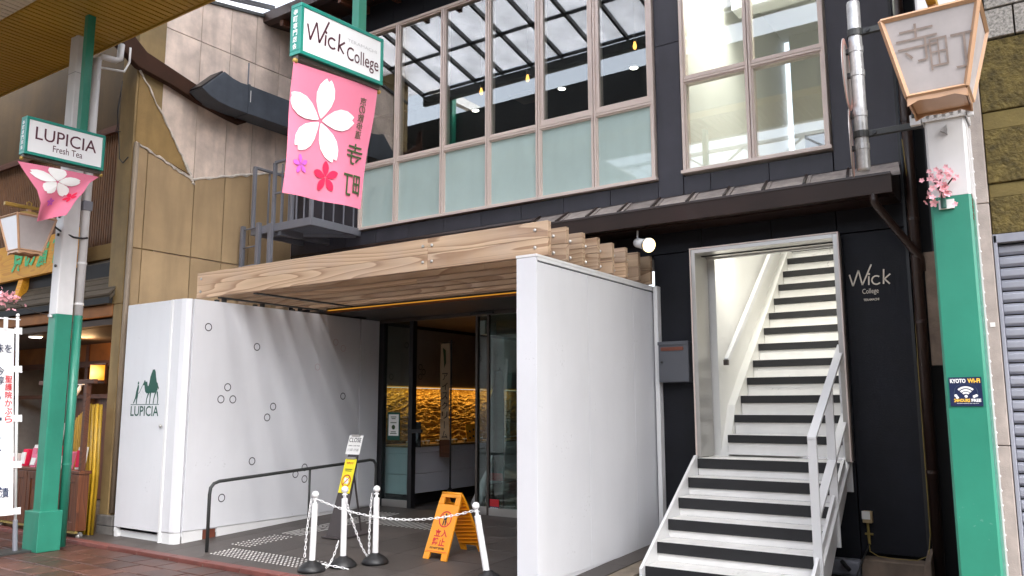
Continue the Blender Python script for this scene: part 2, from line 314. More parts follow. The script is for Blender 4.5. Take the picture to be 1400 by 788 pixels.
def build(name, mb, m, parent=None, bev=0, smooth=False, kind=None, label=None, cat=None, group=None, origin=None):
    """One mesh object. World coordinates in; vertices are stored relative to the thing's base."""
    base = root_loc(parent) if parent else Vector(origin or (0, 0, 0))
    me = bpy.data.meshes.new(name); me.from_pydata([tuple(v-base) for v in mb.v], [], mb.f); me.validate()
    bm = bmesh.new(); bm.from_mesh(me); bmesh.ops.recalc_face_normals(bm, faces=bm.faces); bm.to_mesh(me); bm.free()
    me.materials.append(MATS[m] if isinstance(m, str) else m)
    if smooth: me.polygons.foreach_set('use_smooth', [True]*len(me.polygons))
    o = bpy.data.objects.new(name, me); COL.objects.link(o)
    if parent: o.parent = parent; LOC[o.name] = base
    else: o.location = base; LOC[o.name] = base
    if bev:
        b = o.modifiers.new('bevel', 'BEVEL'); b.width = bev; b.segments = 2; b.limit_method = 'ANGLE'; b.angle_limit = R(40)
    for k, v in (('kind', kind), ('label', label), ('category', cat), ('group', group)):
        if v: o[k] = v
    return o
def inst(src, delta, parent=None):
    o = src.copy(); COL.objects.link(o); o.location = src.location+Vector(delta)
    if parent: o.parent = parent
    LOC[o.name] = LOC.get(src.name, Vector((0, 0, 0))); return o
def box(name, x0, x1, y0, y1, z0, z1, m, parent=None, bev=0, **k): return build(name, MB().box(x0, x1, y0, y1, z0, z1), m, parent, bev, **k)
def copy_tree(o, loc, label=None):
    c = o.copy(); COL.objects.link(c); c.location = loc; LOC[c.name] = Vector(loc)
    if label: c['label'] = label
    for ch in list(o.children):
        d = ch.copy(); COL.objects.link(d); d.parent = c
        for g in list(ch.children):
            e = g.copy(); COL.objects.link(e); e.parent = d
    return c
_TX = {}
def glyphs(body, bold=0.):
    if (body, bold) not in _TX:
        c = bpy.data.curves.new('lettering', 'FONT'); c.body = body; c.offset = bold; c.resolution_u = 3
        o = bpy.data.objects.new('lettering', c); COL.objects.link(o)
        dg = bpy.context.evaluated_depsgraph_get(); me = bpy.data.meshes.new_from_object(o.evaluated_get(dg))
        vs = [v.co.copy() for v in me.vertices]; fs = [tuple(p.vertices) for p in me.polygons]
        bpy.data.objects.remove(o); bpy.data.meshes.remove(me); bpy.data.curves.remove(c)
        x0 = min(v.x for v in vs); x1 = max(v.x for v in vs); y0 = min(v.y for v in vs); y1 = max(v.y for v in vs)
        _TX[(body, bold)] = ([((v.x-x0)/(x1-x0), (v.y-y0)/max(1e-6, y1-y0)) for v in vs], fs, (x1-x0)/max(1e-6, (y1-y0)))
    return _TX[(body, bold)]
def letter_mb(mb, body, fn, x, y, w=None, h=None, bold=0., mirror=False):
    vs, fs, asp = glyphs(body, bold)
    if w is None: w = h*asp
    if h is None: h = w/asp
    return mb.add([fn(x+w*((1-a) if mirror else a), y+h*b) for a, b in vs], fs)
def plane_fn(O, U, V):
    O, U, V = Vector(O), Vector(U), Vector(V); return lambda a, b: O+U*a+V*b
def text(body, O, U, V, m, parent, w=None, h=None, bold=0., x=0, y=0, name='lettering'):
    return build(name, letter_mb(MB(), body, plane_fn(O, U, V), x, y, w, h, bold), m, parent)
def column_text(mb, body, fn, x, ytop, size, gap=1.12, bold=0., mirror=False, wk=1.):
    for i, ch in enumerate(body):
        flat = ch in 'ー一'
        letter_mb(mb, '｜' if ch == 'ー' else ch, fn, x+(size*.4 if ch == 'ー' else 0), ytop-(i+1)*size*gap, size*wk*(.12 if ch == 'ー' else 1), size*(.1 if ch == '一' else 1), bold, mirror)
    return mb
UX, UY, UZ = Vector((1, 0, 0)), Vector((0, 1, 0)), Vector((0, 0, 1))
# ================================================================== THE SETTING
def ramp(y): return .03 if y < 5.6 else min(.17, .03+(y-5.6)*.0424)
build('ground', MB().box(-60, 60, -40, 60, -.6, -.028), 'asphalt', kind='structure')
pav = build('pavement', MB().box(-13.5, 6, .5, 5.42, -.02, -.009), 'tile_grout', kind='structure')
# pavement tiles: pieces where the picture can show them
tile0 = None
for ix in range(22):
    for iy in range(9):
        X = -12.6+ix*.402+(.2 if iy % 2 else 0); Y = 5.26-iy*.303
        if X > -3.6: continue
        if tile0 is None:
            b = MB(); h = (.193, .144); t = (.187, .138)
            b.add([(-h[0], -h[1], -.006), (h[0], -h[1], -.006), (h[0], h[1], -.006), (-h[0], h[1], -.006), (-t[0], -t[1], 0), (t[0], -t[1], 0), (t[0], t[1], 0), (-t[0], t[1], 0), (-h[0], -h[1], -.02), (h[0], -h[1], -.02), (h[0], h[1], -.02), (-h[0], h[1], -.02)],
                  [(4, 5, 6, 7), (0, 1, 5, 4), (1, 2, 6, 5), (2, 3, 7, 6), (3, 0, 4, 7), (8, 9, 1, 0), (9, 10, 2, 1), (10, 11, 3, 2), (11, 8, 0, 3)])
            tile0 = build('paving_tile', b, 'brick_tile', pav); t_ = tile0
        else: t_ = inst(tile0, (0, 0, 0))
        t_.location = (X, Y, random.uniform(-.002, .002)); t_.rotation_euler = (random.uniform(-.006, .006), random.uniform(-.006, .006), 0)
kerb = build('kerb_strip', MB().box(-13.5, 6, 5.432, 5.545, -.02, .012), 'tile_grout', kind='structure')
k0 = None
for i in range(24):
    X = -12.4+i*.6
    if k0 is None: k0 = build('kerb_stone', MB().box(0, .592, 0, .118, -.014, .036), 'kerb_red', kerb, bev=.006); k_ = k0
    else: k_ = inst(k0, (0, 0, 0))
    k_.location = (X, 5.43, random.uniform(-.002, .001))
fl = build('entrance_floor', MB().prism([(-13.5, 5.55, -.02), (-13.5, 5.55, .02), (-13.5, 8.9, .158), (-13.5, 13.5, .158), (-13.5, 13.5, -.02)], (10.0, 0, 0)), 'tile_grout', kind='structure')
def floor_tile(x0, x1, y0, y1):
    m = MB(); z = lambda y: ramp(y)
    m.hexa([(x0, y0, z(y0)-.018), (x1, y0, z(y0)-.018), (x1, y1, z(y1)-.018), (x0, y1, z(y1)-.018), (x0, y0, z(y0)), (x1, y0, z(y0)), (x1, y1, z(y1)), (x0, y1, z(y1))])
    build('floor_tile', m, 'dark_stone', fl)
ys = [5.552, 6.15, 6.75, 7.35, 7.95, 8.55, 9.22]
for i in range(12):
    for j in range(6): floor_tile(-10.9+i*.6+.003, -10.9+(i+1)*.6-.003, ys[j]+.003, ys[j+1]-.003)
fc = build('forecourt', MB().box(-3.93, 4, 5.55, 8.6, -.02, .006), 'tile_grout', kind='structure')
f0 = None
for i in range(8):
    for j in range(5):
        if f0 is None: f0 = build('floor_tile', MB().box(0, .594, 0, .594, -.01, .01), 'dark_stone', fc, bev=.002); f_ = f0
        else: f_ = inst(f0, (0, 0, 0))
        f_.location = (-3.92+i*.6, 5.57+j*.6, random.uniform(-.001, .002))
f_sh = build('shop_floor', MB().box(-26, -10.3, 5.55, 10.5, -.02, .02), 'asphalt', kind='structure')

# tactile paving: studs at the street side, bars on towards the doors
tp = thing('tactile_paving', 'rows of small pale metal studs and bars set into the dark entrance floor', 'tactile paving', (-7.3, 6.2, .05))
s0 = MB()
def stud(x, y): s0.lathe((x, y, ramp(y)), [(.013, 0), (.011, .005), (.004, .006)], 8)
for i in range(27):
    for j in range(6):
        stud(-7.95+i*.057, 5.78+j*.057-.0*i)
for i in range(6):
    for j in range(6, 15):
        stud(-8.18+i*.06+.0, 5.78+j*.075)
build('stud', s0, 'stud_metal', tp, kind='stuff')
b0 = MB()
for i in range(5):
    x = -8.19+i*.075
    for k in range(6):
        y0 = 6.95+k*.3; b0.hexa([(x, y0, ramp(y0)), (x+.02, y0, ramp(y0)), (x+.02, y0+.27, ramp(y0+.27)), (x, y0+.27, ramp(y0+.27)), (x+.003, y0, ramp(y0)+.005), (x+.017, y0, ramp(y0)+.005), (x+.017, y0+.27, ramp(y0+.27)+.005), (x+.003, y0+.27, ramp(y0+.27)+.005)])
for i in range(16):
    x = -7.75+i*.075; y0 = 7.95; b0.hexa([(x, y0, ramp(y0)), (x+.02, y0, ramp(y0)), (x+.02, y0+.34, ramp(y0+.34)), (x, y0+.34, ramp(y0+.34)), (x+.003, y0, ramp(y0)+.005), (x+.017, y0, ramp(y0)+.005), (x+.017, y0+.34, ramp(y0+.34)+.005), (x+.003, y0+.34, ramp(y0+.34)+.005)])
build('guide_bar', b0, 'stud_metal', tp, kind='stuff')

# ================================================================== THE BLACK BUILDING
YF = 8.66
bd = thing('shop_building', 'dark two storey building with tall upper windows over a timber canopy and stair entrance', 'building', (-5.5, YF, 0))
core = MB()
core.box(-10.30, -8.73, YF+.05, YF+.2, 3.35, 8.2); core.box(-10.30, -8.73, YF+.05, YF+.2, 2.935, 3.349); core.box(-10.30, -10.02, YF+.05, YF+.2, 0, 2.934); core.box(-8.73, -3.84, YF+.05, YF+.2, 3.35, 4.245); core.box(-3.84, -3.53, YF+.05, YF+.2, 3.35, 8.2)
core.box(-3.53, -1.88, YF+.05, YF+.2, 3.36, 4.25); core.box(-1.88, -1.25, YF+.05, YF+.2, 0, 8.2); core.box(-8.73, -3.84, YF+.05, YF+.2, 7.38, 8.2); core.box(-3.53, -1.88, YF+.05, YF+.2, 7.38, 8.2)
core.box(-3.93, -3.42, YF+.05, YF+.2, 0, 3.35); core.box(-3.42, -1.88, YF+.05, YF+.2, 0, 1.06)
build('wall', core, 'black_cladding', bd)
def panel(x0, x1, z0, z1, m): box('cladding_panel', x0+.003, x1-.003, YF, YF+.049, z0+.003, z1-.003, m, bd, bev=.004)
xs = [-10.24, -9.6, -9.02, -8.38, -7.73, -7.08, -6.44, -5.79, -5.14, -4.48, -3.85]
for a, b in zip(xs, xs[1:]): panel(a, b, 4.03, 4.235, 'charcoal_panel')
panel(-10.24, -9.5, 4.24, 7.4, 'charcoal_panel'); panel(-9.5, -8.74, 4.24, 7.4, 'charcoal_panel')
panel(-3.85, -3.535, 4.03, 5.9, 'charcoal_panel'); panel(-3.85, -3.535, 5.9, 7.9, 'charcoal_panel')
for a, b in ((-3.53, -3.21), (-3.21, -2.55), (-2.55, -1.885)): panel(a, b, 4.03, 4.245, 'charcoal_panel')
panel(-1.88, -1.25, 4.03, 6.3, 'charcoal_panel'); panel(-1.88, -1.25, 6.3, 8, 'charcoal_panel')
for i in range(8): panel(-8.73+i*.61, -8.73+(i+1)*.61, 7.4, 7.9, 'black_cladding')
for a, b in ((-10.24, -9.3), (-9.3, -8.4), (-8.4, -7.4), (-7.4, -6.4), (-6.4, -5.4), (-5.4, -4.4), (-4.4, -3.93)): panel(a, b, 3.36, 4.0, 'black_cladding')
panel(-3.93, -3.44, 1.9, 3.36, 'black_cladding'); panel(-3.93, -3.44, .03, 1.9, 'black_cladding')
for a, b in ((-3.93, -3.34), (-3.34, -2.56), (-2.56, -1.89)): panel(a, b, 3.365, 4.0, 'black_cladding')
panel(-1.84, -1.25, .22, 3.36, 'black_cladding'); panel(-3.435, -1.845, .03, 1.07, 'black_cladding'); panel(-1.89, -1.25, 3.365, 4.0, 'black_cladding')
box('corner_trim', -3.905, -3.855, 8.56, 8.655, .03, 2.985, 'white_trim', bd, bev=.003)
box('corner_trim', -1.262, -1.235, YF-.012, YF+.06, .22, 8, 'black_frame', bd)

def window(x0, x1, z0, z1, mull, zt, frosted, sash_low):
    fr = MB(); Y0, Y1 = YF-.045, YF+.1; t = .038
    fr.box(x0, x0+t, Y0, Y1, z0+t, z1-t); fr.box(x1-t, x1, Y0, Y1, z0+t, z1-t); fr.box(x0, x1, Y0, Y1, z1-t, z1)
    fr.box(x0-.02, x1+.02, Y0-.022, Y1, z0, z0+t)
    f = build('window', fr, 'bronze_aluminium', bd, bev=.003)
    cols = [x0+t]+[m for m in mull]+[x1-t]
    for m in mull:
        q = MB(); q.box(m-.030, m-.004, Y0-.004, Y1, z0+t, z1-t); q.box(m+.004, m+.030, Y0+.003, Y1, z0+t, z1-t); q.box(m-.004, m+.004, Y0+.03, Y1, z0+t, z1-t)
        build('mullion', q, 'bronze_aluminium', f, bev=.002)
    for i, (a, b) in enumerate(zip(cols, cols[1:])):
        a += .030 if i else 0; b -= .030 if i < len(cols)-2 else 0
        zl = zt[i]
        q = MB(); q.box(a, b, Y0+.006, Y1, zl-.03, zl-.004); q.box(a, b, Y0+.012, Y1, zl+.004, zl+.034); q.box(a, b, Y0+.03, Y1, zl-.004, zl+.004)
        build('transom', q, 'bronze_aluminium', f, bev=.002)
        s = .018
        for lo, hi, g in ((z0+t, zl-.03, 'frosted_glass' if frosted else 'window_glass'), (zl+.034, z1-t, 'window_glass')):
            ss = s if lo < zl-.1 else sash_low[i]
            q = MB(); q.box(a, a+ss, Y0+.02, Y1-.02, lo+ss, hi-ss); q.box(b-ss, b, Y0+.02, Y1-.02, lo+ss, hi-ss); q.box(a, b, Y0+.02, Y1-.02, lo, lo+ss); q.box(a, b, Y0+.02, Y1-.02, hi-ss, hi)
            build('sash', q, 'bronze_aluminium', f, bev=.002)
            box('pane', a+ss-.004, b-ss+.004, Y0+.045, Y0+.051, lo+ss-.004, hi-ss+.004, g, f)
    return f
window(-8.72, -3.86, 4.245, 7.37, [-7.985, -7.107, -6.31, -5.494, -4.672], [5.22]*6, True, [.018, .018, .018, .018, .05, .05])
window(-3.515, -1.895, 4.265, 7.37, [-2.715], [5.39]*2, False, [.018, .018])

# rooms behind the upper windows
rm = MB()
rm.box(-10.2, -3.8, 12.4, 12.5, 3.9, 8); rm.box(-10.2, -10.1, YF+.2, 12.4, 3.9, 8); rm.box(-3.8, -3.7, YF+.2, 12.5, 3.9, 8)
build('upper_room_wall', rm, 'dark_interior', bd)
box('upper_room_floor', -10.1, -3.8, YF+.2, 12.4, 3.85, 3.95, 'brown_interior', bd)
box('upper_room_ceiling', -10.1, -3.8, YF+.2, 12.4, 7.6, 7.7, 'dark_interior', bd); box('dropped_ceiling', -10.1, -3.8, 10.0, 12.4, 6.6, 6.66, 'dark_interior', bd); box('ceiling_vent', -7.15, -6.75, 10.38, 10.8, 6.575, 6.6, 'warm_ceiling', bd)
box('frosted_backing', -8.7, -3.9, YF+.24, YF+.26, 4.25, 5.2, 'counter_white', bd)
for i, (x, y, z) in enumerate(((-7.98, 10.57, 6.6), (-6.29, 10.58, 6.6), (-5.0, 10.5, 6.6))):
    t = thing('downlight', ('small round downlight glowing upstairs in the third tall window from the left', 'small round downlight glowing upstairs in the fifth tall window from the left', 'small round downlight glowing upstairs in the sixth tall window, rightmost of the row')[i], 'downlight', (x, y, z), 'upstairs downlights')
    build('trim_ring', MB().lathe((x, y, z-.02), [(.075, 0), (.075, .02)], 16), 'white_trim', t); build('lens', MB().lathe((x, y, z-.024), [(.055, 0), (.055, .006)], 16), 'led_white', t)
for i, (x, y, z) in enumerate(((-6.29, 9.6, 6.42), (-7.14, 9.6, 6.41), (-4.55, 9.6, 6.47))):
    t = thing('pendant_bulb', ('bare amber bulb hanging in the fourth tall window from the left', 'bare amber bulb hanging in the third tall window from the left', 'bare amber bulb hanging in the rightmost of the six tall windows')[i], 'pendant lamp', (x, y, 7.6))
    build('cord', MB().tube([(x, y, 7.6), (x, y, z+.1)], .006, 6), 'black_frame', t); build('socket', MB().lathe((x, y, z+.05), [(.02, 0), (.022, .06)], 10), 'bronze_frame', t)
    build('bulb', MB().lathe((x, y, z-.08), [(.004, .02), (.022, .035), (.027, .07), (.014, .13)], 12), 'bulb_amber', t, smooth=True)

# the stair hall behind the doorway and the right hand window
sh = MB()
sh.box(-3.56, -3.30, 8.93, 13.2, .9, 3.95); sh.box(-3.70, -3.535, 8.87, 13.2, 3.96, 7.7); sh.box(-1.80, -1.64, 8.93, 13.2, .9, 7.7); sh.box(-3.40, -1.80, 13.0, 13.2, .9, 7.7)
sh.box(-3.40, -1.80, 8.88, 8.93, 3.285, 3.9)
build('stair_hall_wall', sh, 'stairwell_paint', bd)
box('stair_hall_ceiling', -3.56, -1.64, YF+.2, 13.2, 7.62, 7.72, 'stairwell_paint', bd)
box('ceiling_beam', -3.40, -1.80, 10.2, 10.5, 6.9, 7.62, 'stairwell_paint', bd)
t = thing('ceiling_lamp', 'long white lamp on the stair hall ceiling behind the upper right window', 'ceiling lamp', (-2.6, 9.7, 7.6))
build('housing', MB().box(-2.75, -2.45, 9.0, 10.1, 7.56, 7.62), 'white_trim', t); build('diffuser', MB().box(-2.73, -2.47, 9.03, 10.07, 7.545, 7.56), 'led_white', t)
ld = bpy.data.lights.new('stair_lamp_light', 'AREA'); ld.shape = 'RECTANGLE'; ld.size = .3; ld.size_y = 1.1; ld.energy = 20; ld.color = (1, .98, .9)
lo = bpy.data.objects.new('stair_lamp_light', ld); COL.objects.link(lo); lo.location = (-2.6, 9.55, 7.52)
# second lamp over the flight, above the door head
t = thing('stair_lamp', 'white wall lamp above the flight inside the stair hall', 'wall lamp', (-2.6, 9.05, 3.75))
build('housing', MB().box(-3.1, -2.1, 8.935, 9.0, 3.55, 3.65), 'white_trim', t); build('diffuser', MB().box(-3.08, -2.12, 8.945, 9.0, 3.53, 3.55), 'led_white', t)
ld = bpy.data.lights.new('flight_lamp_light', 'AREA'); ld.shape = 'RECTANGLE'; ld.size = 1.0; ld.size_y = .12; ld.energy = 3; ld.color = (1, .98, .9)
lo = bpy.data.objects.new('flight_lamp_light', ld); COL.objects.link(lo); lo.location = (-2.6, 9.03, 3.5); lo.rotation_euler = (R(38), 0, 0)
# dark machine seen low in the right pane
t = thing('machine', 'dark square machine standing inside the lower right pane of the upper right window', 'machine', (-2.05, 9.3, 4.0))
box('casing', -2.27, -1.83, 9.1, 9.5, 3.9, 4.62, 'dark_iron', t, bev=.01); box('door', -2.2, -1.9, 9.085, 9.1, 4.3, 4.58, 'black_frame', t, bev=.005)
box('landing_slab', -3.4, -1.8, YF+.2, 9.9, 3.9, 4.0, 'stairwell_paint', bd)

# door frame (steel reveal) of the stair entrance
X0, X1, ZB, ZT = -3.412, -1.858, 1.085, 3.345
q = MB(); q.box(X0, X0+.045, 8.50, 8.88, ZB, ZT); q.box(X1-.045, X1, 8.50, 8.88, ZB, ZT); q.box(X0+.045, X1-.045, 8.50, 8.88, ZT-.045, ZT)
df = build('door_frame', q, 'stainless', bd, bev=.003)
q = MB(); q.box(X0-.014, X0, 8.492, 8.57, ZB, ZT+.014); q.box(X1, X1+.014, 8.492, 8.57, ZB, ZT+.014); q.box(X0, X1, 8.492, 8.57, ZT, ZT+.014)
build('frame_edge', q, 'bronze_aluminium', df)
build('lintel_track', MB().box(X0+.045, X1-.045, 8.70, 8.715, ZT-.057, ZT-.046), 'black_frame', df)

# the small slated eave over the ground floor
ev = build('eave', MB().prism([(-9.2, 8.655, 4.0), (-9.2, 8.22, 3.775), (-9.2, 8.22, 3.62), (-9.2, 8.655, 3.62)], (7.93, 0, 0)), 'brown_steel', bd)
build('flashing', MB().prism([(-10.2, 8.656, 4.028), (-10.2, 8.628, 4.022), (-10.2, 8.612, 3.985), (-10.2, 8.656, 3.99)], (8.95, 0, 0)), 'brown_steel', ev)
for i in range(10):
    x = -5.4+i*.415; d = .012+.004*(i % 3)
    build('batten', MB().hexa([(x-.012, 8.205, 3.785), (x+.014, 8.205, 3.785), (x-.056, 8.615, 3.99), (x-.082, 8.615, 3.99), (x-.012, 8.205, 3.835), (x+.014, 8.205, 3.835), (x-.056, 8.615, 4.035), (x-.082, 8.615, 4.035)]), 'brown_steel', ev)
    build('slate', MB().hexa([(x, 8.205, 3.776), (x+.47, 8.205, 3.776), (x+.40, 8.615, 3.986), (x-.07, 8.615, 3.986), (x, 8.205, 3.79), (x+.47, 8.205, 3.79+d), (x+.40, 8.615, 4.0+d), (x-.07, 8.615, 4.0)]), 'slate', ev)
g = MB(); g.prism([(-9.2, 8.20, 3.785), (-9.2, 8.105, 3.785), (-9.2, 8.125, 3.60), (-9.2, 8.20, 3.60)], (7.94, 0, 0)); g.box(-9.2, -1.26, 8.098, 8.105, 3.768, 3.795)
build('gutter', g, 'brown_steel', ev, bev=.004)
build('downpipe', MB().tube([(-1.43, 8.16, 3.62), (-1.43, 8.16, 3.53), (-1.38, 8.25, 3.44), (-1.13, 8.60, 3.03), (-1.12, 8.62, 2.9)], .038, 10), 'brown_steel', ev, smooth=True)
box('soffit_board', -9.2, -1.27, 8.3, 8.64, 3.60, 3.618, 'brown_steel', ev)

# roof edge at the top
te = build('roof_edge', MB().prism([(-10.75, 8.64, 8.12), (-10.75, 7.95, 7.90), (-10.75, 7.95, 7.74), (-10.75, 8.06, 7.72), (-10.75, 8.64, 7.8)], (10.3, 0, 0)), 'brown_steel', bd)
for i in range(14): build('rafter_tail', MB().prism([(-10.6+i*.65, 8.63, 7.8), (-10.6+i*.65, 8.02, 7.71), (-10.6+i*.65, 8.02, 7.62), (-10.6+i*.65, 8.63, 7.68)], (.07, 0, 0)), 'dark_timber', te)

# lettering on the black wall
lf = plane_fn((-1.796, YF-.012, 2.64), UX, UZ)
def wick(mb, fn, x, y, s, th=.09):
    def st(a, b, c, d, t=th):
        v = Vector((c-a, d-b)); n = Vector((-v.y, v.x)).normalized()*t*.5
        mb.poly([fn(x+s*(a+n.x), y+s*(b+n.y)), fn(x+s*(a-n.x), y+s*(b-n.y)), fn(x+s*(c-n.x), y+s*(d-n.y)), fn(x+s*(c+n.x), y+s*(d+n.y))])
    st(.02, .78, .2, .02); st(.2, .02, .58, 1.02); st(.58, 1.02, .76, .05); st(.76, .05, 1.36, 1.32)
    st(1.14, .02, 1.17, .58); mb.poly([fn(x+s*(1.19+.07*math.cos(k)), y+s*(.72+.075*math.sin(k))) for k in [i*math.pi/5 for i in range(10)]])
    n = 14; a0, a1 = R(48), R(318)
    for i in range(n):
        a, b = a0+(a1-a0)*i/n, a0+(a1-a0)*(i+1)/n; c = (1.60, .30)
        mb.poly([fn(x+s*(c[0]+r*math.cos(t)), y+s*(c[1]+r*math.sin(t))) for r, t in ((.31, a), (.31, b), (.31-th, b), (.31-th, a))])
    st(2.0, .02, 2.06, .95); st(2.03, .30, 2.42, .62); st(2.08, .32, 2.36, .0)
t = thing('wall_sign', 'cream metal lettering mounted on the black wall right of the stair door', 'sign', (-1.6, YF-.01, 2.85))
q = MB(); wick(q, lf, 0, .17, .158); build('lettering', q, 'cream_ink', t)
text('College', (-1.68, YF-.012, 2.713), UX, UZ, 'cream_ink', t, w=.15, h=.066)
text('TERAMACHI', (-1.675, YF-.012, 2.655), UX, UZ, 'cream_ink', t, w=.145, h=.024, bold=.02)
# ================================================================== STAIRCASE
st = thing('staircase', 'white steel stair with black nosings rising through the lit doorway', 'staircase', (-2.66, 7.2, 0))
SX0, SX1 = -3.395, -1.93
for i in range(6):
    z = .18*(i+1)-.002; y = 8.45-.268*(5-i); y1 = y+.268 if i < 5 else 8.90
    box('riser', SX0, SX1, y+.022, y+.034, z-.178, z-.02, 'riser_paint', st)
    box('nosing', SX0, SX1, y, y+.02, z-.108, z-.004, 'black_nosing', st, bev=.003)
    n = 5; wd = (SX1-SX0)/n
    for k in range(n): box('tread_tile', SX0+k*wd+.0015, SX0+(k+1)*wd-.0015, y+.003, y1+.03, z-.022, z, 'white_tile', st, bev=.0015)
for i in range(15):
    z = 1.315+.2155*i; y = 8.87+.2427*i
    box('riser', -3.205, -1.81, y+.025, y+.04, z-.2155, z-.02, 'riser_paint', st)
    box('nosing', -3.205, -1.81, y, y+.02, z-.088, z-.004, 'black_nosing', st, bev=.003)
    n = 4; wd = 1.395/n
    for k in range(n): box('tread_tile', -3.205+k*wd+.0015, -3.205+(k+1)*wd-.0015, y+.003, y+.27, z-.022, z, 'white_tile', st)
# stringers
def stringer(x, w):
    m = MB(); y0 = 8.45-.268*5
    m.prism([(x, y0-.06, .012), (x, y0-.06, .16), (x, 8.45-.02, 1.105), (x, 8.47, 1.105), (x, 8.47, .80), (x, y0+.42, .012)], (w, 0, 0)); return m
build('stringer', stringer(SX0-.032, .03), 'white_trim', st, bev=.003); build('stringer', stringer(SX1+.002, .03), 'white_trim', st, bev=.003)
build('wall_stringer', MB().prism([(-3.31, 8.91, 1.08), (-3.31, 8.92, 1.12), (-3.31, 9.18, 1.64), (-3.31, 13.0, 5.03), (-3.31, 13.0, 4.70), (-3.31, 9.2, 1.09)], (.10, 0, 0)), 'stairwell_paint', st)
# white outside railing
xr0, xr1 = -1.948, -1.872
def rail_post(y, z0, z1): build('rail_post', MB().prism([(xr0, y, z0), (xr0, y, z1), (xr1, y, z1), (xr1, y, z0)], (0, .022, 0)), 'white_trim', st, bev=.003)
rail_post(7.34, .02, 1.34); rail_post(8.00, .35, 1.78); rail_post(8.62, .79, 2.225)
def sloped(ya, yb, za, w, name='rail'):
    zb = za+.674*(yb-ya); build(name, MB().hexa([(xr0, ya, za-w), (xr1, ya, za-w), (xr1, ya, za), (xr0, ya, za), (xr0, yb, zb-w), (xr1, yb, zb-w), (xr1, yb, zb), (xr0, yb, zb)]), 'white_trim', st, bev=.002)
sloped(7.34, 8.64, 1.36, .03); sloped(7.362, 8.62, .70, .028); sloped(7.362, 8.62, .28, .028)
# wall handrail inside
hr = thing('wall_handrail', 'white wooden handrail on the left wall inside the stair hall', 'handrail', (-3.33, 8.95, 2.1))
build('rail', MB().hexa([(-3.245, 8.99, 2.10), (-3.195, 8.99, 2.10), (-3.195, 12.0, 4.50), (-3.245, 12.0, 4.50), (-3.245, 8.96, 2.155), (-3.195, 8.96, 2.155), (-3.195, 11.97, 4.625), (-3.245, 11.97, 4.625)]), 'white_trim', hr, bev=.006)
box('end_cap', -3.246, -3.194, 8.94, 8.985, 2.08, 2.14, 'bronze_frame', hr, bev=.004)
for y in (9.3, 9.9, 10.8): build('bracket', MB().tube([(-3.30, y, 2.31+.797*(y-9.3)), (-3.22, y, 2.33+.797*(y-9.3)), (-3.22, y, 2.37+.797*(y-9.3))], .01, 6), 'stainless', hr)

# letter box, spotlight, socket, concrete footing, cable
mb_ = thing('letter_box', 'grey wall letter box with a rust brown slot left of the stair doorway', 'letter box', (-3.65, 8.5, 1.88))
box('body', -3.835, -3.48, 8.50, 8.655, 1.885, 2.335, 'postbox_grey', mb_, bev=.012)
box('flap', -3.80, -3.535, 8.492, 8.502, 2.235, 2.275, 'rust_brown', mb_, bev=.003); build('keyhole', MB().lathe((-3.795, 8.495, 2.10), [(.012, 0), (.012, .018)], 10), 'black_frame', mb_)
box('lid', -3.837, -3.478, 8.49, 8.50, 2.30, 2.338, 'postbox_grey', mb_, bev=.003)
sp = thing('spotlight', 'lit silver spotlight clamped under the slated eave above the white wall', 'spotlight', (-3.95, 8.3, 3.6))
build('stem', MB().tube([(-3.97, 8.33, 3.62), (-3.96, 8.3, 3.52), (-3.93, 8.28, 3.47)], .011, 8), 'white_trim', sp)
A = Vector((-3.97, 8.30, 3.46)); D = Vector((.30, -.20, -.11)).normalized()
build('housing', MB().tube([A, A+D*.02, A+D*.20], [.045, .055, .058], 16), 'white_trim', sp, smooth=True)
build('reflector', MB().tube([A+D*.20, A+D*.24, A+D*.275], [.058, .082, .086], 16), 'stainless', sp, smooth=True)
build('lens', MB().tube([A+D*.272, A+D*.285, A+D*.292], [.08, .07, .03], 16), 'spot_lens', sp, smooth=True)
so = thing('socket_box', 'small ivory socket box on a yellow conduit low on the black wall', 'socket box', (-1.77, 8.65, .3))
box('box', -1.80, -1.715, 8.585, 8.655, .51, .62, 'ivory_plastic', so, bev=.006); box('cover', -1.802, -1.728, 8.575, 8.585, .545, .622, 'white_paper', so, bev=.003)
build('conduit', MB().tube([(-1.76, 8.62, .51), (-1.755, 8.62, .31)], .013, 8), 'yellow_pipe', so); build('clip', MB().box(-1.795, -1.72, 8.63, 8.655, .395, .412), 'yellow_pipe', so)
cb = thing('cable', 'thin ochre cable running from the socket conduit along the footing and up the pipe', 'cable', (-1.75, 8.6, .3))
build('wire', MB().tube([(-1.755, 8.61, .31), (-1.74, 8.55, .255), (-1.66, 8.50, .225), (-1.5, 8.50, .215), (-1.33, 8.5, .22), (-1.24, 8.56, .26), (-1.22, 8.6, .45), (-1.222, 8.62, 1.9), (-1.20, 8.62, 3.6), (-1.19, 8.55, 3.9), (-1.2, 8.5, 4.2)], .0045, 6), 'yellow_pipe', cb, smooth=True)
build('wire', MB().tube([(-1.757, 8.61, .31), (-1.78, 8.42, .2), (-1.82, 8.3, .06), (-1.88, 8.22, .02)], .007, 6), 'dark_iron', cb, smooth=True)
ft = thing('concrete_footing', 'stained concrete footing block below the black wall at right', 'footing', (-1.5, 8.5, 0))
build('slab', MB().prism([(-1.80, 8.42, 0), (-1.80, 8.42, .20), (-1.22, 8.42, .20), (-1.22, 8.42, 0)], (0, .235, 0)), 'cement', ft, bev=.012)
build('upstand', MB().hexa([(-1.285, 8.40, 0), (-1.20, 8.40, 0), (-1.20, 8.655, 0), (-1.285, 8.655, 0), (-1.26, 8.41, .20), (-1.205, 8.41, .24), (-1.205, 8.655, .33), (-1.26, 8.655, .3)]), 'cement', ft, bev=.01)
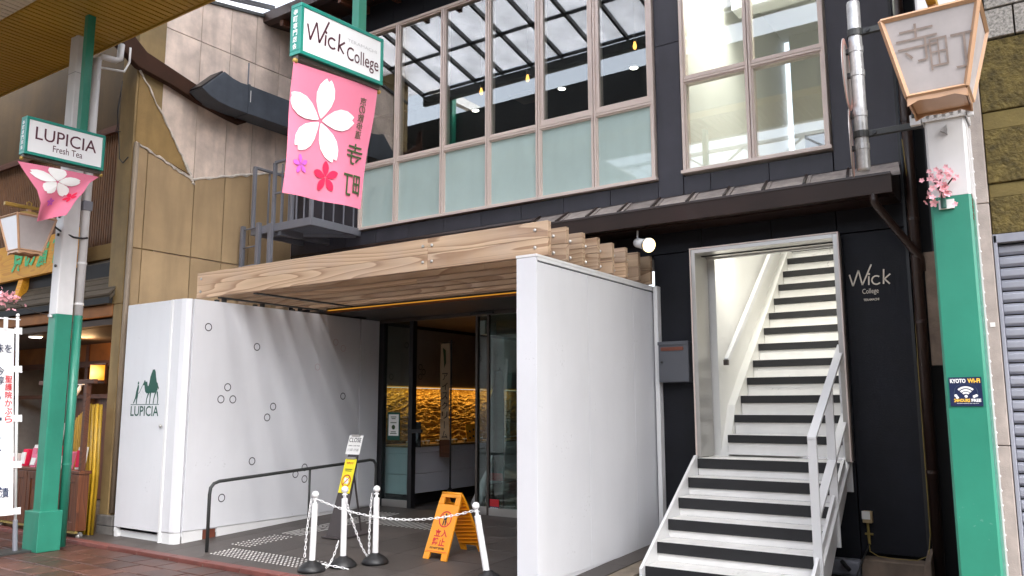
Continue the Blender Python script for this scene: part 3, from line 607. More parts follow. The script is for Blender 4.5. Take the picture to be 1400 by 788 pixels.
dp = thing('drain_pipe', 'grey drain pipe lying at the foot of the black wall behind the stair', 'pipe', (-1.95, 8.5, 0))
build('pipe', MB().box(-2.2, -1.82, 8.46, 8.62, .02, .17), 'steel_grey', dp, bev=.03); build('valve', MB().tube([(-1.97, 8.4, .17), (-1.93, 8.38, .13), (-1.90, 8.4, .09)], .02, 8), 'black_frame', dp)

# ================================================================== PARTITION WALL (right)
pr = thing('partition_wall', 'plain white partition wall standing end-on between the entrance and the stair', 'wall', (-4.04, 6.13, 0))
PX0, PX1 = -4.146, -3.93
box('end_face', PX0, PX1, 6.126, 6.15, .03, 2.965, 'white_paint', pr, bev=.003)
box('core', PX0+.004, PX1-.026, 6.15, 8.64, .03, 2.94, 'steel_grey', pr)
for a, b in ((6.153, 7.08), (7.08, 8.09), (8.09, 8.64)): box('panel', PX1-.025, PX1-.003, a+.003, b-.003, .115, 2.92, 'white_paint', pr, bev=.002)
box('cap', PX0-.005, PX1+.004, 6.123, 8.655, 2.967, 2.992, 'white_trim', pr, bev=.002)
box('cap_lip', PX1-.02, PX1+.002, 6.152, 8.64, 2.935, 2.966, 'white_trim', pr)
for a, b in ((6.15, 7.5), (7.5, 8.64)): box('skirting', PX1-.025, PX1-.010, a+.002, b-.002, .02, .112, 'white_paint', pr)
box('inner_panel', PX0-.001, PX0+.006, 6.152, 8.64, .04, 2.93, 'white_paint', pr)

# ================================================================== LEFT CABINET WALL with rings
pl = thing('cabinet_wall', 'long white cabinet wall printed with grey rings and a green camel emblem', 'wall', (-9.4, 5.85, 0))
LX0, LX1 = -10.01, -8.765
box('core', LX0+.01, LX1-.03, 5.90, 9.2, .12, 2.90, 'white_paint', pl)
box('door', LX0+.004, -9.07, 5.845, 5.898, .16, 2.925, 'white_paint', pl, bev=.004)
box('jamb_strip', -9.062, -9.02, 5.835, 5.9, .045, 2.926, 'white_trim', pl, bev=.004)
build('corner_strip', MB().prism([(-9.018, 5.85, .175), (-8.86, 5.85, .175), (-8.80, 5.87, .175), (-8.765, 5.93, .175), (-8.79, 5.96, .175), (-9.018, 5.9, .175)], (0, 0, 2.753)), 'white_paint', pl, bev=.003)
box('side_panel', LX1-.028, LX1, 5.965, 8.775, .18, 2.93, 'white_paint', pl, bev=.002)
box('side_panel', LX1-.028, LX1, 8.80, 9.19, .19, 2.93, 'white_paint', pl, bev=.002)
box('left_panel', LX0-.004, LX0+.009, 5.85, 9.2, .10, 2.92, 'white_paint', pl)
box('top_board', LX0, LX1-.03, 5.9, 9.2, 2.90, 2.927, 'white_paint', pl)
box('plinth', LX0+.03, -9.08, 5.90, 5.95, .03, .155, 'white_trim', pl); box('foot', LX0+.003, LX0+.06, 5.852, 5.9, .03, .155, 'white_trim', pl)
build('skirting', MB().prism([(-9.018, 5.86, .03), (-8.86, 5.86, .03), (-8.80, 5.88, .03), (-8.772, 5.94, .03), (-8.80, 5.97, .03), (-9.018, 5.95, .03)], (0, 0, .14)), 'white_trim', pl)
def skirt(y0, y1): build('skirting', MB().hexa([(LX1-.03, y0, ramp(y0)), (LX1-.008, y0, ramp(y0)), (LX1-.008, y1, ramp(y1)), (LX1-.03, y1, ramp(y1)), (LX1-.03, y0, .174), (LX1-.008, y0, .174), (LX1-.008, y1, .178), (LX1-.03, y1, .178)]), 'white_trim', pl)
skirt(5.975, 6.24); skirt(6.44, 7.0); skirt(7.0, 8.77)
box('brick', LX1-.06, LX1-.012, 6.245, 6.42, .05, .165, 'rust_brown', pl)
for y, z in ((6.17, 2.60), (6.91, 2.40), (6.49, 1.87), (6.40, 1.72), (6.575, 1.72), (7.21, 1.63), (7.12, 1.49), (6.91, .94), (6.48, .52), (7.785, .81), (7.63, .73), (7.79, .655), (8.46, 1.78)):
    build('ring', MB().disc((LX1+.0015, y, z), UY, UZ, .051, .0385, 28), 'grey_ink', pl)
for y, z in ((8.29, 2.55), (8.44, 2.47), (7.96, 2.18)):
    build('ring', MB().disc((LX1+.0015, y, z), UY, UZ, .048, .040, 28), mat('faded_ring', (.62, .5, .52), .5) if 'faded_ring' not in MATS else 'faded_ring', pl, label='faded pinkish ring')
build('knob', MB().lathe((-9.12, 5.83, 1.40), [(.004, -.022), (.018, -.012), (.022, 0), (.018, .012), (.004, .022)], 12), 'stainless', pl, smooth=True)
# emblem: walker leading a camel, on the cabinet door
em = plane_fn((-9.80, 5.8435, 1.515), UX, UZ)
q = MB(); letter_mb(q, 'LUPICIA', em, .0, 0, .60, .125, .012)
e = lambda pts: q.poly([em(a*.001, .15+b*.001) for a, b in pts])
q.poly([em(-.01, .138), em(.60, .138), em(.60, .146), em(-.01, .146)])
e([(105, 0), (125, 0), (128, 60), (140, 100), (138, 150), (150, 190), (148, 232), (125, 235), (112, 200), (95, 150), (80, 80), (40, 8), (60, 5), (105, 75)])
e([(122, 238), (145, 240), (150, 262), (140, 278), (124, 272), (118, 255)])
e([(146, 132), (170, 150), (205, 205), (228, 232), (233, 226), (210, 196), (176, 145), (148, 122)])
e([(228, 236), (250, 262), (262, 290), (282, 288), (290, 268), (322, 275), (330, 250), (342, 216), (356, 222), (372, 262), (384, 330), (410, 382), (430, 418), (470, 420), (492, 388), (505, 330), (528, 262), (548, 250), (560, 215), (550, 165), (520, 138), (470, 132), (420, 135), (360, 130), (320, 128), (290, 150), (275, 195), (268, 228), (240, 228)])
for a, b, c, d in ((352, 134, 318, 0), (392, 134, 388, 0), (500, 140, 468, 0), (530, 150, 556, 0)):
    e([(a, b), (a+30, b), (c+24, d+58), (c+18, d), (c, d), (c+6, d+58)])
e([(548, 205), (575, 170), (580, 190), (556, 225)])
build('emblem', q, 'green_ink', pl)

# ================================================================== TIMBER CANOPY
tc = thing('timber_canopy', 'row of stacked pale timber beams carried over the shop entrance', 'pergola', (-6.6, 6.33, 3.0))
def beam(y, x0, x1, split):
    for z0, z1 in ((3.014, 3.176), (3.180, 3.342)):
        cuts = [x0]+([split] if split else [])+[x1]
        for a, b in zip(cuts, cuts[1:]):
            dz = random.uniform(-.002, .002); p_ = box('plank', a+.001, b-.001, y+random.uniform(0, .003), y+.062, z0+dz, z1+dz, 'timber', tc, bev=.004)
            zc = (z0+z1)/2
            for xb in ([a+.09] if a == x0 else [a+.06])+([b-.14] if b == x1 else [b-.06]):
                build('bolt', MB().tube([(xb, y+.002, zc), (xb, y-.006, zc), (xb, y-.014, zc)], [.017, .017, .008], 10), 'stainless', p_, smooth=False)
for i, y in enumerate((6.33, 6.66, 6.98, 7.29, 7.61, 7.925, 8.245, 8.56)): beam(y, -9.285, -3.932, (-5.39, -4.9, -6.1, -5.5, -5.1, -6.0, -5.4, -5.8)[i])
for x in (-8.9, -8.2, -4.04):
    q = MB(); q.box(x-.03, x+.03, 6.40, 8.62, 2.995, 3.012); build('bearer', q, 'dark_iron', tc)
for x in (-9.05, -8.9): 
    for y in (6.45, 7.05, 7.7, 8.3): build('bracket', MB().box(x-.02, x+.02, y, y+.05, 2.93, 2.995), 'dark_iron', tc)
# ================================================================== ENTRANCE: soffit, glass doors, shop interior
en = thing('shop_entrance', 'recessed glass shop entrance with dark frames beneath the timber canopy', 'entrance', (-6.4, 9.25, .16))
box('soffit', -10.2, -4.12, 8.12, 9.34, 2.955, 3.0, 'dark_soffit', en)
box('soffit_edge', -8.76, -4.12, 8.10, 8.118, 2.95, 3.01, 'dark_timber', en)
GY = 9.25
box('header', -8.76, -4.12, GY-.05, GY+.05, 2.90, 2.953, 'bronze_frame', en); box('sensor', -7.0, -6.6, GY-.09, GY-.052, 2.905, 2.94, 'black_frame', en, bev=.006)
box('post', -8.81, -8.69, GY-.04, GY+.05, .15, 2.90, 'black_frame', en); box('post', -8.17, -8.095, GY-.04, GY+.05, .15, 2.90, 'black_frame', en)
box('post', -6.985, -6.95, GY+.03, GY+.09, .15, 2.90, 'bronze_frame', en); box('post', -6.735, -6.70, GY-.04, GY+.0, .15, 2.90, 'bronze_frame', en)
for a, b, y in ((-8.69, -8.17, GY), (-6.95, -5.6, GY+.06), (-6.70, -5.3, GY-.02), (-5.3, -4.15, GY-.02)):
    box('glass_pane', a, b, y-.005, y+.005, .27, 2.90, 'door_glass', en); box('bottom_rail', a, b, y-.02, y+.02, .16, .27, 'stainless', en, bev=.003)
box('handle', -8.12, -7.87, GY-.10, GY-.06, 1.25, 1.30, 'black_frame', en)
box('post', -8.335, -8.31, GY+.20, GY+.24, .16, 1.35, 'black_frame', en)
t = thing('glow_strip', 'long warm glowing strip standing for reflected light under the canopy before the entrance soffit', 'glow strip', (-6.4, 8.05, 3.0))  # no lamp: an emissive strip stands for the glow reflected under the beams
box('channel', -8.7, -4.2, 8.03, 8.07, 2.985, 3.008, 'bronze_frame', t); box('diffuser', -8.68, -4.22, 8.036, 8.064, 2.976, 2.985, 'warm_glow', t)
t = thing('notice_poster', 'green framed notice on the left glass pane of the entrance', 'notice', (-8.47, GY-.01, 1.1))
box('board', -8.60, -8.355, GY-.018, GY-.007, 1.135, 1.545, 'green_ink', t); box('sheet', -8.575, -8.375, GY-.021, GY-.0185, 1.20, 1.515, 'white_paper', t)
q = MB()
for z, w in ((1.47, .11), (1.445, .08), (1.385, .12), (1.25, .10), (1.225, .13)): q.box(-8.475-w/2, -8.475+w/2, GY-.023, GY-.0215, z, z+.012)
q.disc((-8.475, GY-.0225, 1.325), UX, UZ, .035); build('print', q, 'leaf_ink', t)
t = thing('black_poster', 'black poster with a pale oval behind the left entrance glass', 'poster', (-8.2, GY+.19, 1.0))
box('board', -8.36, -8.11, GY+.17, GY+.185, 1.03, 1.40, 'black_ink', t); build('oval', MB().disc((-8.215, GY+.168, 1.2), UX*.8, UZ, .085), 'steel_grey', t)
t = thing('security_sticker', 'small red and blue security sticker low on the right entrance glass', 'sticker', (-6.6, GY-.03, .3))
box('sheet', -6.685, -6.535, GY-.030, GY-.026, .235, .385, 'red_ink', t); box('band', -6.684, -6.536, GY-.033, GY-.0305, .236, .29, 'navy_ink', t)
text('SECOM', (-6.672, GY-.0340, .246), UX, UZ, 'white_ink', t, w=.125, h=.034, bold=.03)
# interior shell
si = thing('shop_interior', 'dim tea shop interior with a gold lit back wall seen through the entrance', 'interior', (-7.5, 11, .16))
WX = -8.93
box('side_wall', WX-.1, WX, 9.32, 13.4, 1.94, 2.95, 'shop_wall', si); box('lower_wall', WX-.24, WX-.15, 9.32, 13.4, .158, 1.9, 'brown_interior', si)
box('back_wall', WX, -4.0, 13.3, 13.4, .158, 2.95, 'brown_interior', si); box('right_wall', -4.12, -4.02, 8.66, 13.3, .158, 2.95, 'brown_interior', si); box('ceiling', WX-.1, -4.0, 9.34, 13.4, 2.951, 3.05, 'warm_ceiling', si)
box('ceiling_line', WX+.001, WX+.012, 9.34, 13.3, 2.90, 2.95, 'black_frame', si)
box('interior_floor', WX, -4.0, 9.3, 13.3, .159, .164, 'dark_stone', si)
box('exit_lamp', -7.45, -7.35, 10.0, 10.3, 2.72, 2.93, 'white_trim', si)
# crinkled gold wall
q = MB(); ny, nz = 230, 74; y0, y1, z0, z1 = 9.33, 13.3, 1.06, 1.93; vs = []; fs = []
for j in range(nz+1):
    for i in range(ny+1):
        y = y0+(y1-y0)*i/ny; z = z0+(z1-z0)*j/nz
        w_ = noise.noise(Vector((y*1.5, z*3, 9.)))*.6; h = .045*(1-abs(noise.noise(Vector((y*6+w_*2, z*17+w_*4, 1.7))))*2)+.03*(1-abs(noise.noise(Vector((y*13+z*6, z*34+w_*5, 4.2))))*2)+.012*noise.noise(Vector((y*22, z*50, 2.)))
        vs.append((WX-.09+h*.8, y, z))
for j in range(nz):
    for i in range(ny): a = j*(ny+1)+i; fs.append((a, a+1, a+ny+2, a+ny+1))
q.add(vs, fs); build('gold_relief', q, 'gold_foil', si)
box('cove_light', WX+.0, WX+.02, 9.33, 13.2, 1.936, 1.95, 'warm_glow', si)
ld = bpy.data.lights.new('cove_lamp', 'AREA'); ld.shape = 'RECTANGLE'; ld.size = .05; ld.size_y = 3.6; ld.energy = 2.3; ld.color = (1, .62, .2)
lo = bpy.data.objects.new('cove_lamp', ld); COL.objects.link(lo); lo.location = (WX+.10, 11.2, 1.93); lo.rotation_euler = (0, R(18), 0)
for y, z in ((10.0, 2.62), (10.35, 2.28), (10.43, 2.2), (10.35, 2.12), (11.1, 2.4), (9.65, 2.1), (12.0, 2.5)):
    build('ring', MB().disc((WX+.0015, y, z), UY, UZ, .05, .038, 20), 'black_ink', si)
ct = thing('counter', 'white shop counter with tea tins along the gold wall', 'counter', (-8.5, 10.5, .16))
box('plinth', WX, -8.42, 9.4, 12.8, .164, .33, 'black_frame', ct); box('front', WX, -8.33, 9.38, 12.85, .335, .62, 'counter_white', ct, bev=.004); box('front', WX, -8.33, 9.38, 12.85, .626, .93, 'counter_white', ct, bev=.004); box('front', WX, -8.33, 9.38, 12.85, .936, 1.02, 'counter_white', ct, bev=.004)
box('top', WX, -8.31, 9.36, 12.87, 1.022, 1.05, 'pale_wood', ct, bev=.004)
tn = None
for i in range(19):
    loc = (-8.42-.06*(i % 2), 9.5+i*.175, 1.0505)
    if tn is None:
        tn = thing('tea_tin', 'small round golden tea tin standing in the row on the counter', 'tin', loc, 'tea tins on the counter')
        build('can', MB().lathe(loc, [(.036, 0), (.036, .045)], 12), 'tin_gold', tn); build('lid', MB().lathe((loc[0], loc[1], loc[2]+.045), [(.037, 0), (.037, .012), (.03, .015)], 12), 'white_trim', tn)
    else: copy_tree(tn, loc)
t = thing('price_card', 'leaning yellow card with dark spots at the end of the counter', 'card', (-8.42, 11.6, 1.05))
U, V = Vector((.35, .9, 0)).normalized(), Vector((-.25, .1, 1)).normalized(); f_ = plane_fn((-8.40, 10.95, 1.055), U, V)
q = MB(); q.prism([f_(0, 0), f_(.26, 0), f_(.26, .30), f_(0, .30)], (-.012, .004, 0)); build('board', q, 'orange_board', t)
q = MB()
for a, b in ((.06, .06), (.13, .09), (.2, .06), (.07, .17), (.15, .2), (.2, .24)): q.disc(f_(a, b)+Vector((.003, -.002, 0)), U, V, .02, 0, 8)
build('spot', q, 'black_ink', t)
def nobori(name, label, x, y, z0, z1, w, cloth, body, ink, tag):
    t = thing(name, label, 'banner', (x+w+.03, y, .16), None)
    build('pole', MB().tube([(x+w+.03, y, .2), (x+w+.03, y, z1+.06)], .014, 8), 'black_frame', t); build('crossbar', MB().tube([(x-.03, y, z1+.02), (x+w+.1, y, z1+.02)], .008, 6), 'black_frame', t)
    build('foot', MB().lathe((x+w+.03, y, .164), [(.05, 0), (.045, .22), (.018, .25)], 12), 'black_frame', t)
    q = MB(); n = 14
    for i in range(n): 
        a, b = z0+(z1-z0)*i/n, z0+(z1-z0)*(i+1)/n; s = lambda z: .012*math.sin(z*5)
        q.hexa([(x, y+s(a), a), (x+w, y-s(a), a), (x+w, y+.004-s(a), a), (x, y+.004+s(a), a), (x, y+s(b), b), (x+w, y-s(b), b), (x+w, y+.004-s(b), b), (x, y+.004+s(b), b)])
    build('cloth', q, cloth, t)
    q = MB(); column_text(q, body, plane_fn((x+.05, y-.02, 0), UX, UZ), 0, z1-.42, w*.62, 1.32, .01); build('lettering', q, ink, t); return t
t = nobori('tall_banner', 'tall cream banner with vertical black lettering inside the shop', -8.17, 9.95, 1.13, 2.60, .18, 'warm_lit_cloth', 'アイスクリーム', 'black_ink', 1)  # cloth colour browned to carry the warm light of the interior
build('leaf', MB().poly([(-8.11, 9.925, 2.54), (-8.05, 9.925, 2.50), (-8.04, 9.925, 2.3), (-8.08, 9.925, 2.22), (-8.09, 9.925, 2.4)]), 'leaf_ink', t)
box('foot_panel', -8.17, -7.97, 9.943, 9.952, .86, 1.128, 'dark_timber', t)
t = thing('dark_banner', 'dark curved feather banner with red hem beside the sliding door', 'banner', (-7.2, 10.0, .16))
q = MB(); n = 16
for i in range(n):
    def e(k): z = .62+(2.15-.62)*k/n; u = k/n; return z, -7.32+.16*u**2, -7.02+.03*u-.16*max(0, u-.7)
    z0, a0, b0 = e(i); z1, a1, b1 = e(i+1)
    if b1 > a1: q.hexa([(a0, 10.0+.03*math.sin(i), z0), (b0, 10.0, z0), (b0, 10.006, z0), (a0, 10.006+.03*math.sin(i), z0), (a1, 10.0+.03*math.sin(i+1), z1), (b1, 10.0, z1), (b1, 10.006, z1), (a1, 10.006+.03*math.sin(i+1), z1)])
build('cloth', q, 'black_ink', t); build('pole', MB().tube([(-7.02, 10.02, .17), (-7.02, 10.02, 2.0), (-7.1, 10.02, 2.2)], .012, 6), 'black_frame', t); box('hem', -7.34, -7.02, 9.99, 10.008, .55, .66, 'red_ink', t)
t = thing('white_umbrella', 'closed pale umbrella leaning at the foot of the dark feather banner', 'umbrella', (-7.3, 9.9, .17))
build('canopy', MB().tube([(-7.45, 9.95, .18), (-7.36, 9.93, .36), (-7.22, 9.88, .66), (-7.19, 9.87, .72)], [.10, .085, .035, .012], 10), 'flag_cloth', t, smooth=True); build('shaft', MB().tube([(-7.19, 9.87, .72), (-7.10, 9.84, .92)], .01, 6), 'white_trim', t)

# ================================================================== HANDRAIL on the ramp
h = thing('ramp_handrail', 'black bent steel handrail running up the ramp beside the ringed wall', 'handrail', (-8.07, 5.8, .03))
hx = -8.06
build('rail', MB().tube([(hx, 5.80, .03), (hx, 5.80, .66), (hx, 5.81, .73), (hx, 5.85, .775), (hx, 5.92, .795), (hx, 8.32, .905), (hx, 8.39, .895), (hx, 8.43, .85), (hx, 8.44, .78), (hx, 8.44, .15)], .019, 10), 'dark_iron', h, smooth=True)
build('post', MB().tube([(hx, 7.25, .10), (hx, 7.25, .845)], .014, 8), 'dark_iron', h, smooth=True)
# ================================================================== CHAIN POSTS, CHAIN
PG = 'white chain posts in front of the entrance'
def chain_post(x, y, top, label, lean=(0, 0)):
    z = ramp(y); t = thing('chain_post', label, 'post', (x, y, z), PG)
    L = Vector((lean[0], lean[1], 1)); P = lambda k: Vector((x, y, z))+L*k
    H = top-z
    build('base', MB().lathe((x, y, z), [(.135, 0), (.135, .02), (.12, .045), (.085, .075), (.05, .09), (.04, .105)], 24), 'rubber_black', t, smooth=True)
    build('shaft', MB().tube([P(.09), P(H-.125), P(H-.12), P(H-.118)], [.030, .030, .026, .018], 14), 'plastic_white', t, smooth=False)
    build('neck', MB().tube([P(H-.12), P(H-.06)], .016, 12), 'plastic_white', t)
    build('ball', MB().ball(P(H-.035), .036, 16), 'plastic_white', t, smooth=True)
    q = MB()
    for k in range(4): q.tube([P(H-.075)+Vector((.016*math.cos(k*1.57), .016*math.sin(k*1.57), 0)), P(H-.075)+Vector((.034*math.cos(k*1.57), .034*math.sin(k*1.57), -.01))], .005, 6)
    build('hook', q, 'plastic_white', t); return P(H-.08)
t1 = chain_post(-6.30, 5.73, .80, 'white ball topped chain post nearest the kerb at the left of its row', (.03, 0))
t2 = chain_post(-6.17, 6.02, .83, 'white ball topped chain post standing right in front of the yellow closed notice')
t3 = chain_post(-5.98, 6.28, .825, 'white ball topped chain post third along, clear of the notice')
t4 = chain_post(-4.51, 6.2, .75, 'white ball topped chain post leaning left beside the plain partition wall', (-.22, 0))
ch = thing('plastic_chain', 'white plastic chain slung low from the posts across the entrance', 'chain', (-5.4, 6.0, .03))
lk = MB(); ring = []
for k in range(12):
    a = 2*math.pi*k/12; ring.append((.0085*math.cos(a), 0, .0165*math.sin(a)+(.006 if math.sin(a) > .1 else -.006 if math.sin(a) < -.1 else 0)))
lk.tube(ring, .0036, 6, closed=True)
link0 = build('link', lk, 'plastic_white', None, smooth=True); link0.parent = ch; first_link = [True]
def hang(A, B, sag, wob=0.):
    A, B = Vector(A), Vector(B); pts = []; n = 60
    for i in range(n+1):
        s = i/n; p = A.lerp(B, s); p.z -= sag*4*s*(1-s); p.x += wob*math.sin(s*3.14); pts.append(p)
    ln = [0]
    for a, b in zip(pts, pts[1:]): ln.append(ln[-1]+(b-a).length)
    m = int(ln[-1]/.034); j = 0
    for k in range(m):
        d = (k+.5)*ln[-1]/m
        while ln[j+1] < d: j += 1
        p = pts[j].lerp(pts[j+1], (d-ln[j])/(ln[j+1]-ln[j])); tz = (pts[j+1]-pts[j]).normalized()
        if first_link[0]: o = link0; first_link[0] = False
        else: o = link0.copy(); COL.objects.link(o)
        q = tz.to_track_quat('Z', 'Y') @ Matrix.Rotation(R(90*(k % 2)+random.uniform(-14, 14)), 3, 'Z').to_quaternion()
        o.rotation_mode = 'QUATERNION'; o.rotation_quaternion = q; o.location = p-Vector((-5.4, 6.0, .03))
hang(t1+Vector((.035, 0, 0)), t4+Vector((-.035, -.01, 0)), .13)
hang(t1+Vector((-.035, -.02, 0)), Vector((-6.36, 5.69, .17)), 0, -.01)
hang(Vector((-6.23, 5.80, .10)), Vector((-6.02, 5.95, .05)), .0)
hang(t2+Vector((.03, -.03, 0)), Vector((-6.02, 6.22, .13)), .12, .03)
hang(t2+Vector((-.02, -.05, -.45)), Vector((-6.24, 5.86, .055)), .05)
hang(t3+Vector((-.038, -.03, 0)), Vector((-6.02, 6.23, .16)), 0, -.01)

# ================================================================== YELLOW FLOOR SIGN
fs = thing('floor_sign', 'yellow folding floor sign with red prohibition ring and red lettering', 'sign', (-5.56, 6.97, .075))
W = .325; U = Vector((.33, -.02, 0)).normalized(); Bk = Vector((.075, .62, 0)).normalized(); O = Vector((-5.70, 6.68, ramp(6.68)+.003)); top = Vector((-5.70, 6.68, 0))+Bk*.29+Vector((-.04, 0, .715))
def leaf(O, V, nrm, name):
    Hh = V.length; v = V.normalized(); pt = lambda a, b, d=0: O+U*a+v*b+nrm*d
    q = MB(); th = -.022
    def slab(pts): q.prism([pt(a, b) for a, b in pts], nrm*th)
    slab([(0, 0), (.075, 0), (.085, .07), (.0, .07)]); slab([(W-.075, 0), (W, 0), (W-.0, .07), (W-.085, .07)])
    slab([(0, .0705), (W, .0705), (W-.012, Hh-.12), (.012, Hh-.12)]); slab([(.012, Hh-.1195), (.085, Hh-.1195), (.085, Hh-.045), (.02, Hh-.045)]); slab([(W-.085, Hh-.1195), (W-.012, Hh-.1195), (W-.02, Hh-.045), (W-.085, Hh-.045)])
    slab([(.02, Hh-.0445), (W-.02, Hh-.0445), (W-.03, Hh), (.03, Hh)])
    build(name, q, 'yellow_plastic', fs, bev=.004); return pt, Hh
Vf = top-O; nf = U.cross(Vf).normalized()
pt, Hh = leaf(O, Vf, nf, 'front_leaf')
O2 = O+Bk*.58+Vector((0, 0, ramp(7.27)-ramp(6.68))); Vb = (top+Bk*.03)-O2; nb = -U.cross(Vb).normalized()
pb, H2 = leaf(O2, Vb, nb, 'back_leaf')
q = MB()
for i in range(12):
    q.hexa([pb(.02, .09+i*.042, -.023), pb(W-.02, .09+i*.042+.03, -.023), pb(W-.02, .094+i*.042+.03, -.023), pb(.02, .094+i*.042, -.023), pb(.02, .09+i*.042, -.035), pb(W-.02, .09+i*.042+.03, -.035), pb(W-.02, .094+i*.042+.03, -.035), pb(.02, .094+i*.042, -.035)])
build('lattice', q, 'yellow_plastic', fs)
q = MB(); q.tube([pt(.03, Hh, -.01), pt(W-.03, Hh, -.01)], .016, 10); build('hinge', q, 'yellow_plastic', fs, smooth=True)
q = MB(); fn = lambda a, b: pt(a, b, .0015)
c = fn(W/2+.01, .42); vv = Vf.normalized(); q.disc(c, U, vv, .086, .073, 28)
q.poly([c+U*x+vv*y for x, y in ((-.057, .051), (-.051, .057), (.057, -.051), (.051, -.057))])
letter_mb(q, '立', fn, W/2-.085, .235, .085, .08, .03); letter_mb(q, '入', fn, W/2+.005, .235, .085, .08, .03); letter_mb(q, '禁', fn, W/2-.092, .145, .085, .08, .03); letter_mb(q, '止', fn, W/2-.0, .145, .085, .08, .03)
q.poly([fn(.02, .083), fn(W-.02, .083), fn(W-.02, .087), fn(.02, .087)])
build('red_print', q, 'red_ink', fs)
q = MB(); f3 = lambda a, b: pt(a, b, .0025); letter_mb(q, 'DO NOT ENTER', f3, W/2-.10, .108, .2, .022, .04)
q.disc(f3(W/2+.01, .47), U, vv, .012); q.poly([f3(W/2-.012, .455), f3(W/2+.032, .455), f3(W/2+.03, .41), f3(W/2-.01, .41)]); q.poly([f3(W/2-.012, .408), f3(W/2+.006, .408), f3(W/2+.0, .355), f3(W/2-.014, .355)]); q.poly([f3(W/2+.012, .408), f3(W/2+.03, .408), f3(W/2+.034, .355), f3(W/2+.02, .355)])
build('black_print', q, 'black_ink', fs)

# ================================================================== CLOSED NOTICE STAND
cs = thing('notice_stand', 'brown floor stand holding a white closed sheet above a yellow notice', 'sign stand', (-7.3, 7.1, .09))
O = Vector((-7.33, 7.0, .10)); V = Vector((0, .33, 1.17)).normalized(); fn = lambda a, b, d=0: O+UX*a+V*b+Vector((0, -.96, .27))*d
q = MB(); q.prism([fn(-.14, 0), fn(.14, 0), fn(.07, 1.2), fn(-.07, 1.2)], (0, .02, -.005)); build('board', q, 'stand_brown', cs, bev=.003)
build('foot', MB().prism([(-7.50, 6.95, .095), (-7.16, 6.95, .095), (-7.16, 7.5, .118), (-7.50, 7.5, .118)], (0, 0, .018)), 'stand_brown', cs, bev=.004); build('strut', MB().tube([fn(0, .9, -.02), (-7.33, 7.44, .13)], .012, 8), 'stand_brown', cs)
def sheet(name, b0, w, h, m): 
    q = MB(); q.prism([fn(-w/2, b0, .012), fn(w/2, b0, .010), fn(w/2, b0+h, .010), fn(-w/2, b0+h, .010)], (0, .002, 0)); return build(name, q, m, cs)
sheet('closed_sheet', .985, .235, .235, 'white_paper'); sheet('notice_sheet', .52, .19, .41, 'yellow_paper')
g = lambda a, b: fn(a, b, .0135)
q = MB(); letter_mb(q, 'CLOSE', g, -.10, 1.135, .2, .055, .01); letter_mb(q, 'OPEN 11:00-19:00', g, -.095, 1.085, .19, .014, .02); letter_mb(q, '11:00 19:00', g, -.09, 1.025, .18, .032, -.01); letter_mb(q, '■■■■■■■■', g, -.06, .80, .12, .009); letter_mb(q, '■■■■■■', g, -.05, .78, .1, .009)
build('print', q, 'black_ink', cs, kind='stuff')
q = MB(); letter_mb(q, 'お知らせ', g, -.055, .865, .11, .03, .02); c = g(0, .665); q.disc(c, UX, V, .075, .063, 26); q.poly([c+UX*x+V*y for x, y in ((-.052, -.045), (-.045, -.052), (.052, .045), (.045, .052))]); build('print', q, 'red_ink', cs, kind='stuff')
q = MB()
for a, b, r in ((-.02, .685, .022), (.02, .65, .022), (-.015, .645, .016), (.02, .685, .016)): q.disc(fn(a, b, .013), UX, V, r, 0, 10)
build('print', q, 'white_ink', cs, kind='stuff')
build('clip', MB().box(-7.40, -7.26, 7.305, 7.325, 1.262, 1.288), 'stainless', cs, bev=.003); build('clip', MB().box(-7.40, -7.26, 7.235, 7.255, .995, 1.02), 'stainless', cs, bev=.003)

# ================================================================== STREET POSTS with signs, lanterns, blossoms
def blossoms(t, C, ext, n, seed, twigs, sz=.016):
    rn = random.Random(seed); q = MB()
    for tw in twigs: q.tube(tw, [.006]+[.004]*(len(tw)-1), 5)
    build('twig', q, 'twig', t)
    for half in range(3):
        q = MB()
        for k in range(n//3):
            p = Vector(C)+Vector([rn.gauss(0, e) for e in ext]); nrm = Vector((rn.uniform(-1, 1), rn.uniform(-1.4, .4), rn.uniform(-.8, 1))).normalized(); u = nrm.orthogonal().normalized(); v = nrm.cross(u); a0 = rn.random()*6; s = sz*rn.uniform(.7, 1.25)
            for f in range(5):
                a = a0+f*1.2566; d = u*math.cos(a)+v*math.sin(a); e = u*math.cos(a+1.57)+v*math.sin(a+1.57)
                q.poly([p, p+d*s*.6+e*s*.42+nrm*s*.2, p+d*s*1.1+e*s*.18+nrm*s*.35, p+d*s*1.1-e*s*.18+nrm*s*.35, p+d*s*.6-e*s*.42+nrm*s*.2])
        build('blossom', q, 'petal_pink', t, kind='stuff')

def street_post(x0, x1, y0, y1, zs, label, ztop):
    t = thing('street_post', label, 'post', ((x0+x1)/2, (y0+y1)/2, 0)); c = .012
    def shaft(za, zb): return MB().prism([(x0+c, y0, za), (x1-c, y0, za), (x1, y0+c, za), (x1, y1-c, za), (x1-c, y1, za), (x0+c, y1, za), (x0, y1-c, za), (x0, y0+c, za)], (0, 0, zb-za))
    build('lower_shaft', shaft(0, zs), 'green_paint', t); build('upper_shaft', shaft(zs+.001, ztop), 'pole_white', t)
    return t
lp = street_post(-10.04, -9.86, 4.87, 5.07, 2.72, 'street post painted green below and white above by the pickle shop', 6.30)
box('base_block', -10.127, -9.79, 4.825, 5.09, 0, .447, 'green_paint', lp, bev=.006)
build('conduit', MB().tube([(-9.90, 5.15, .02), (-9.90, 5.15, 2.72)], .052, 14), 'green_paint', lp, smooth=True); build('conduit', MB().tube([(-9.90, 5.15, 2.721), (-9.90, 5.15, 6.0)], .050, 14), 'pole_white', lp, smooth=True)
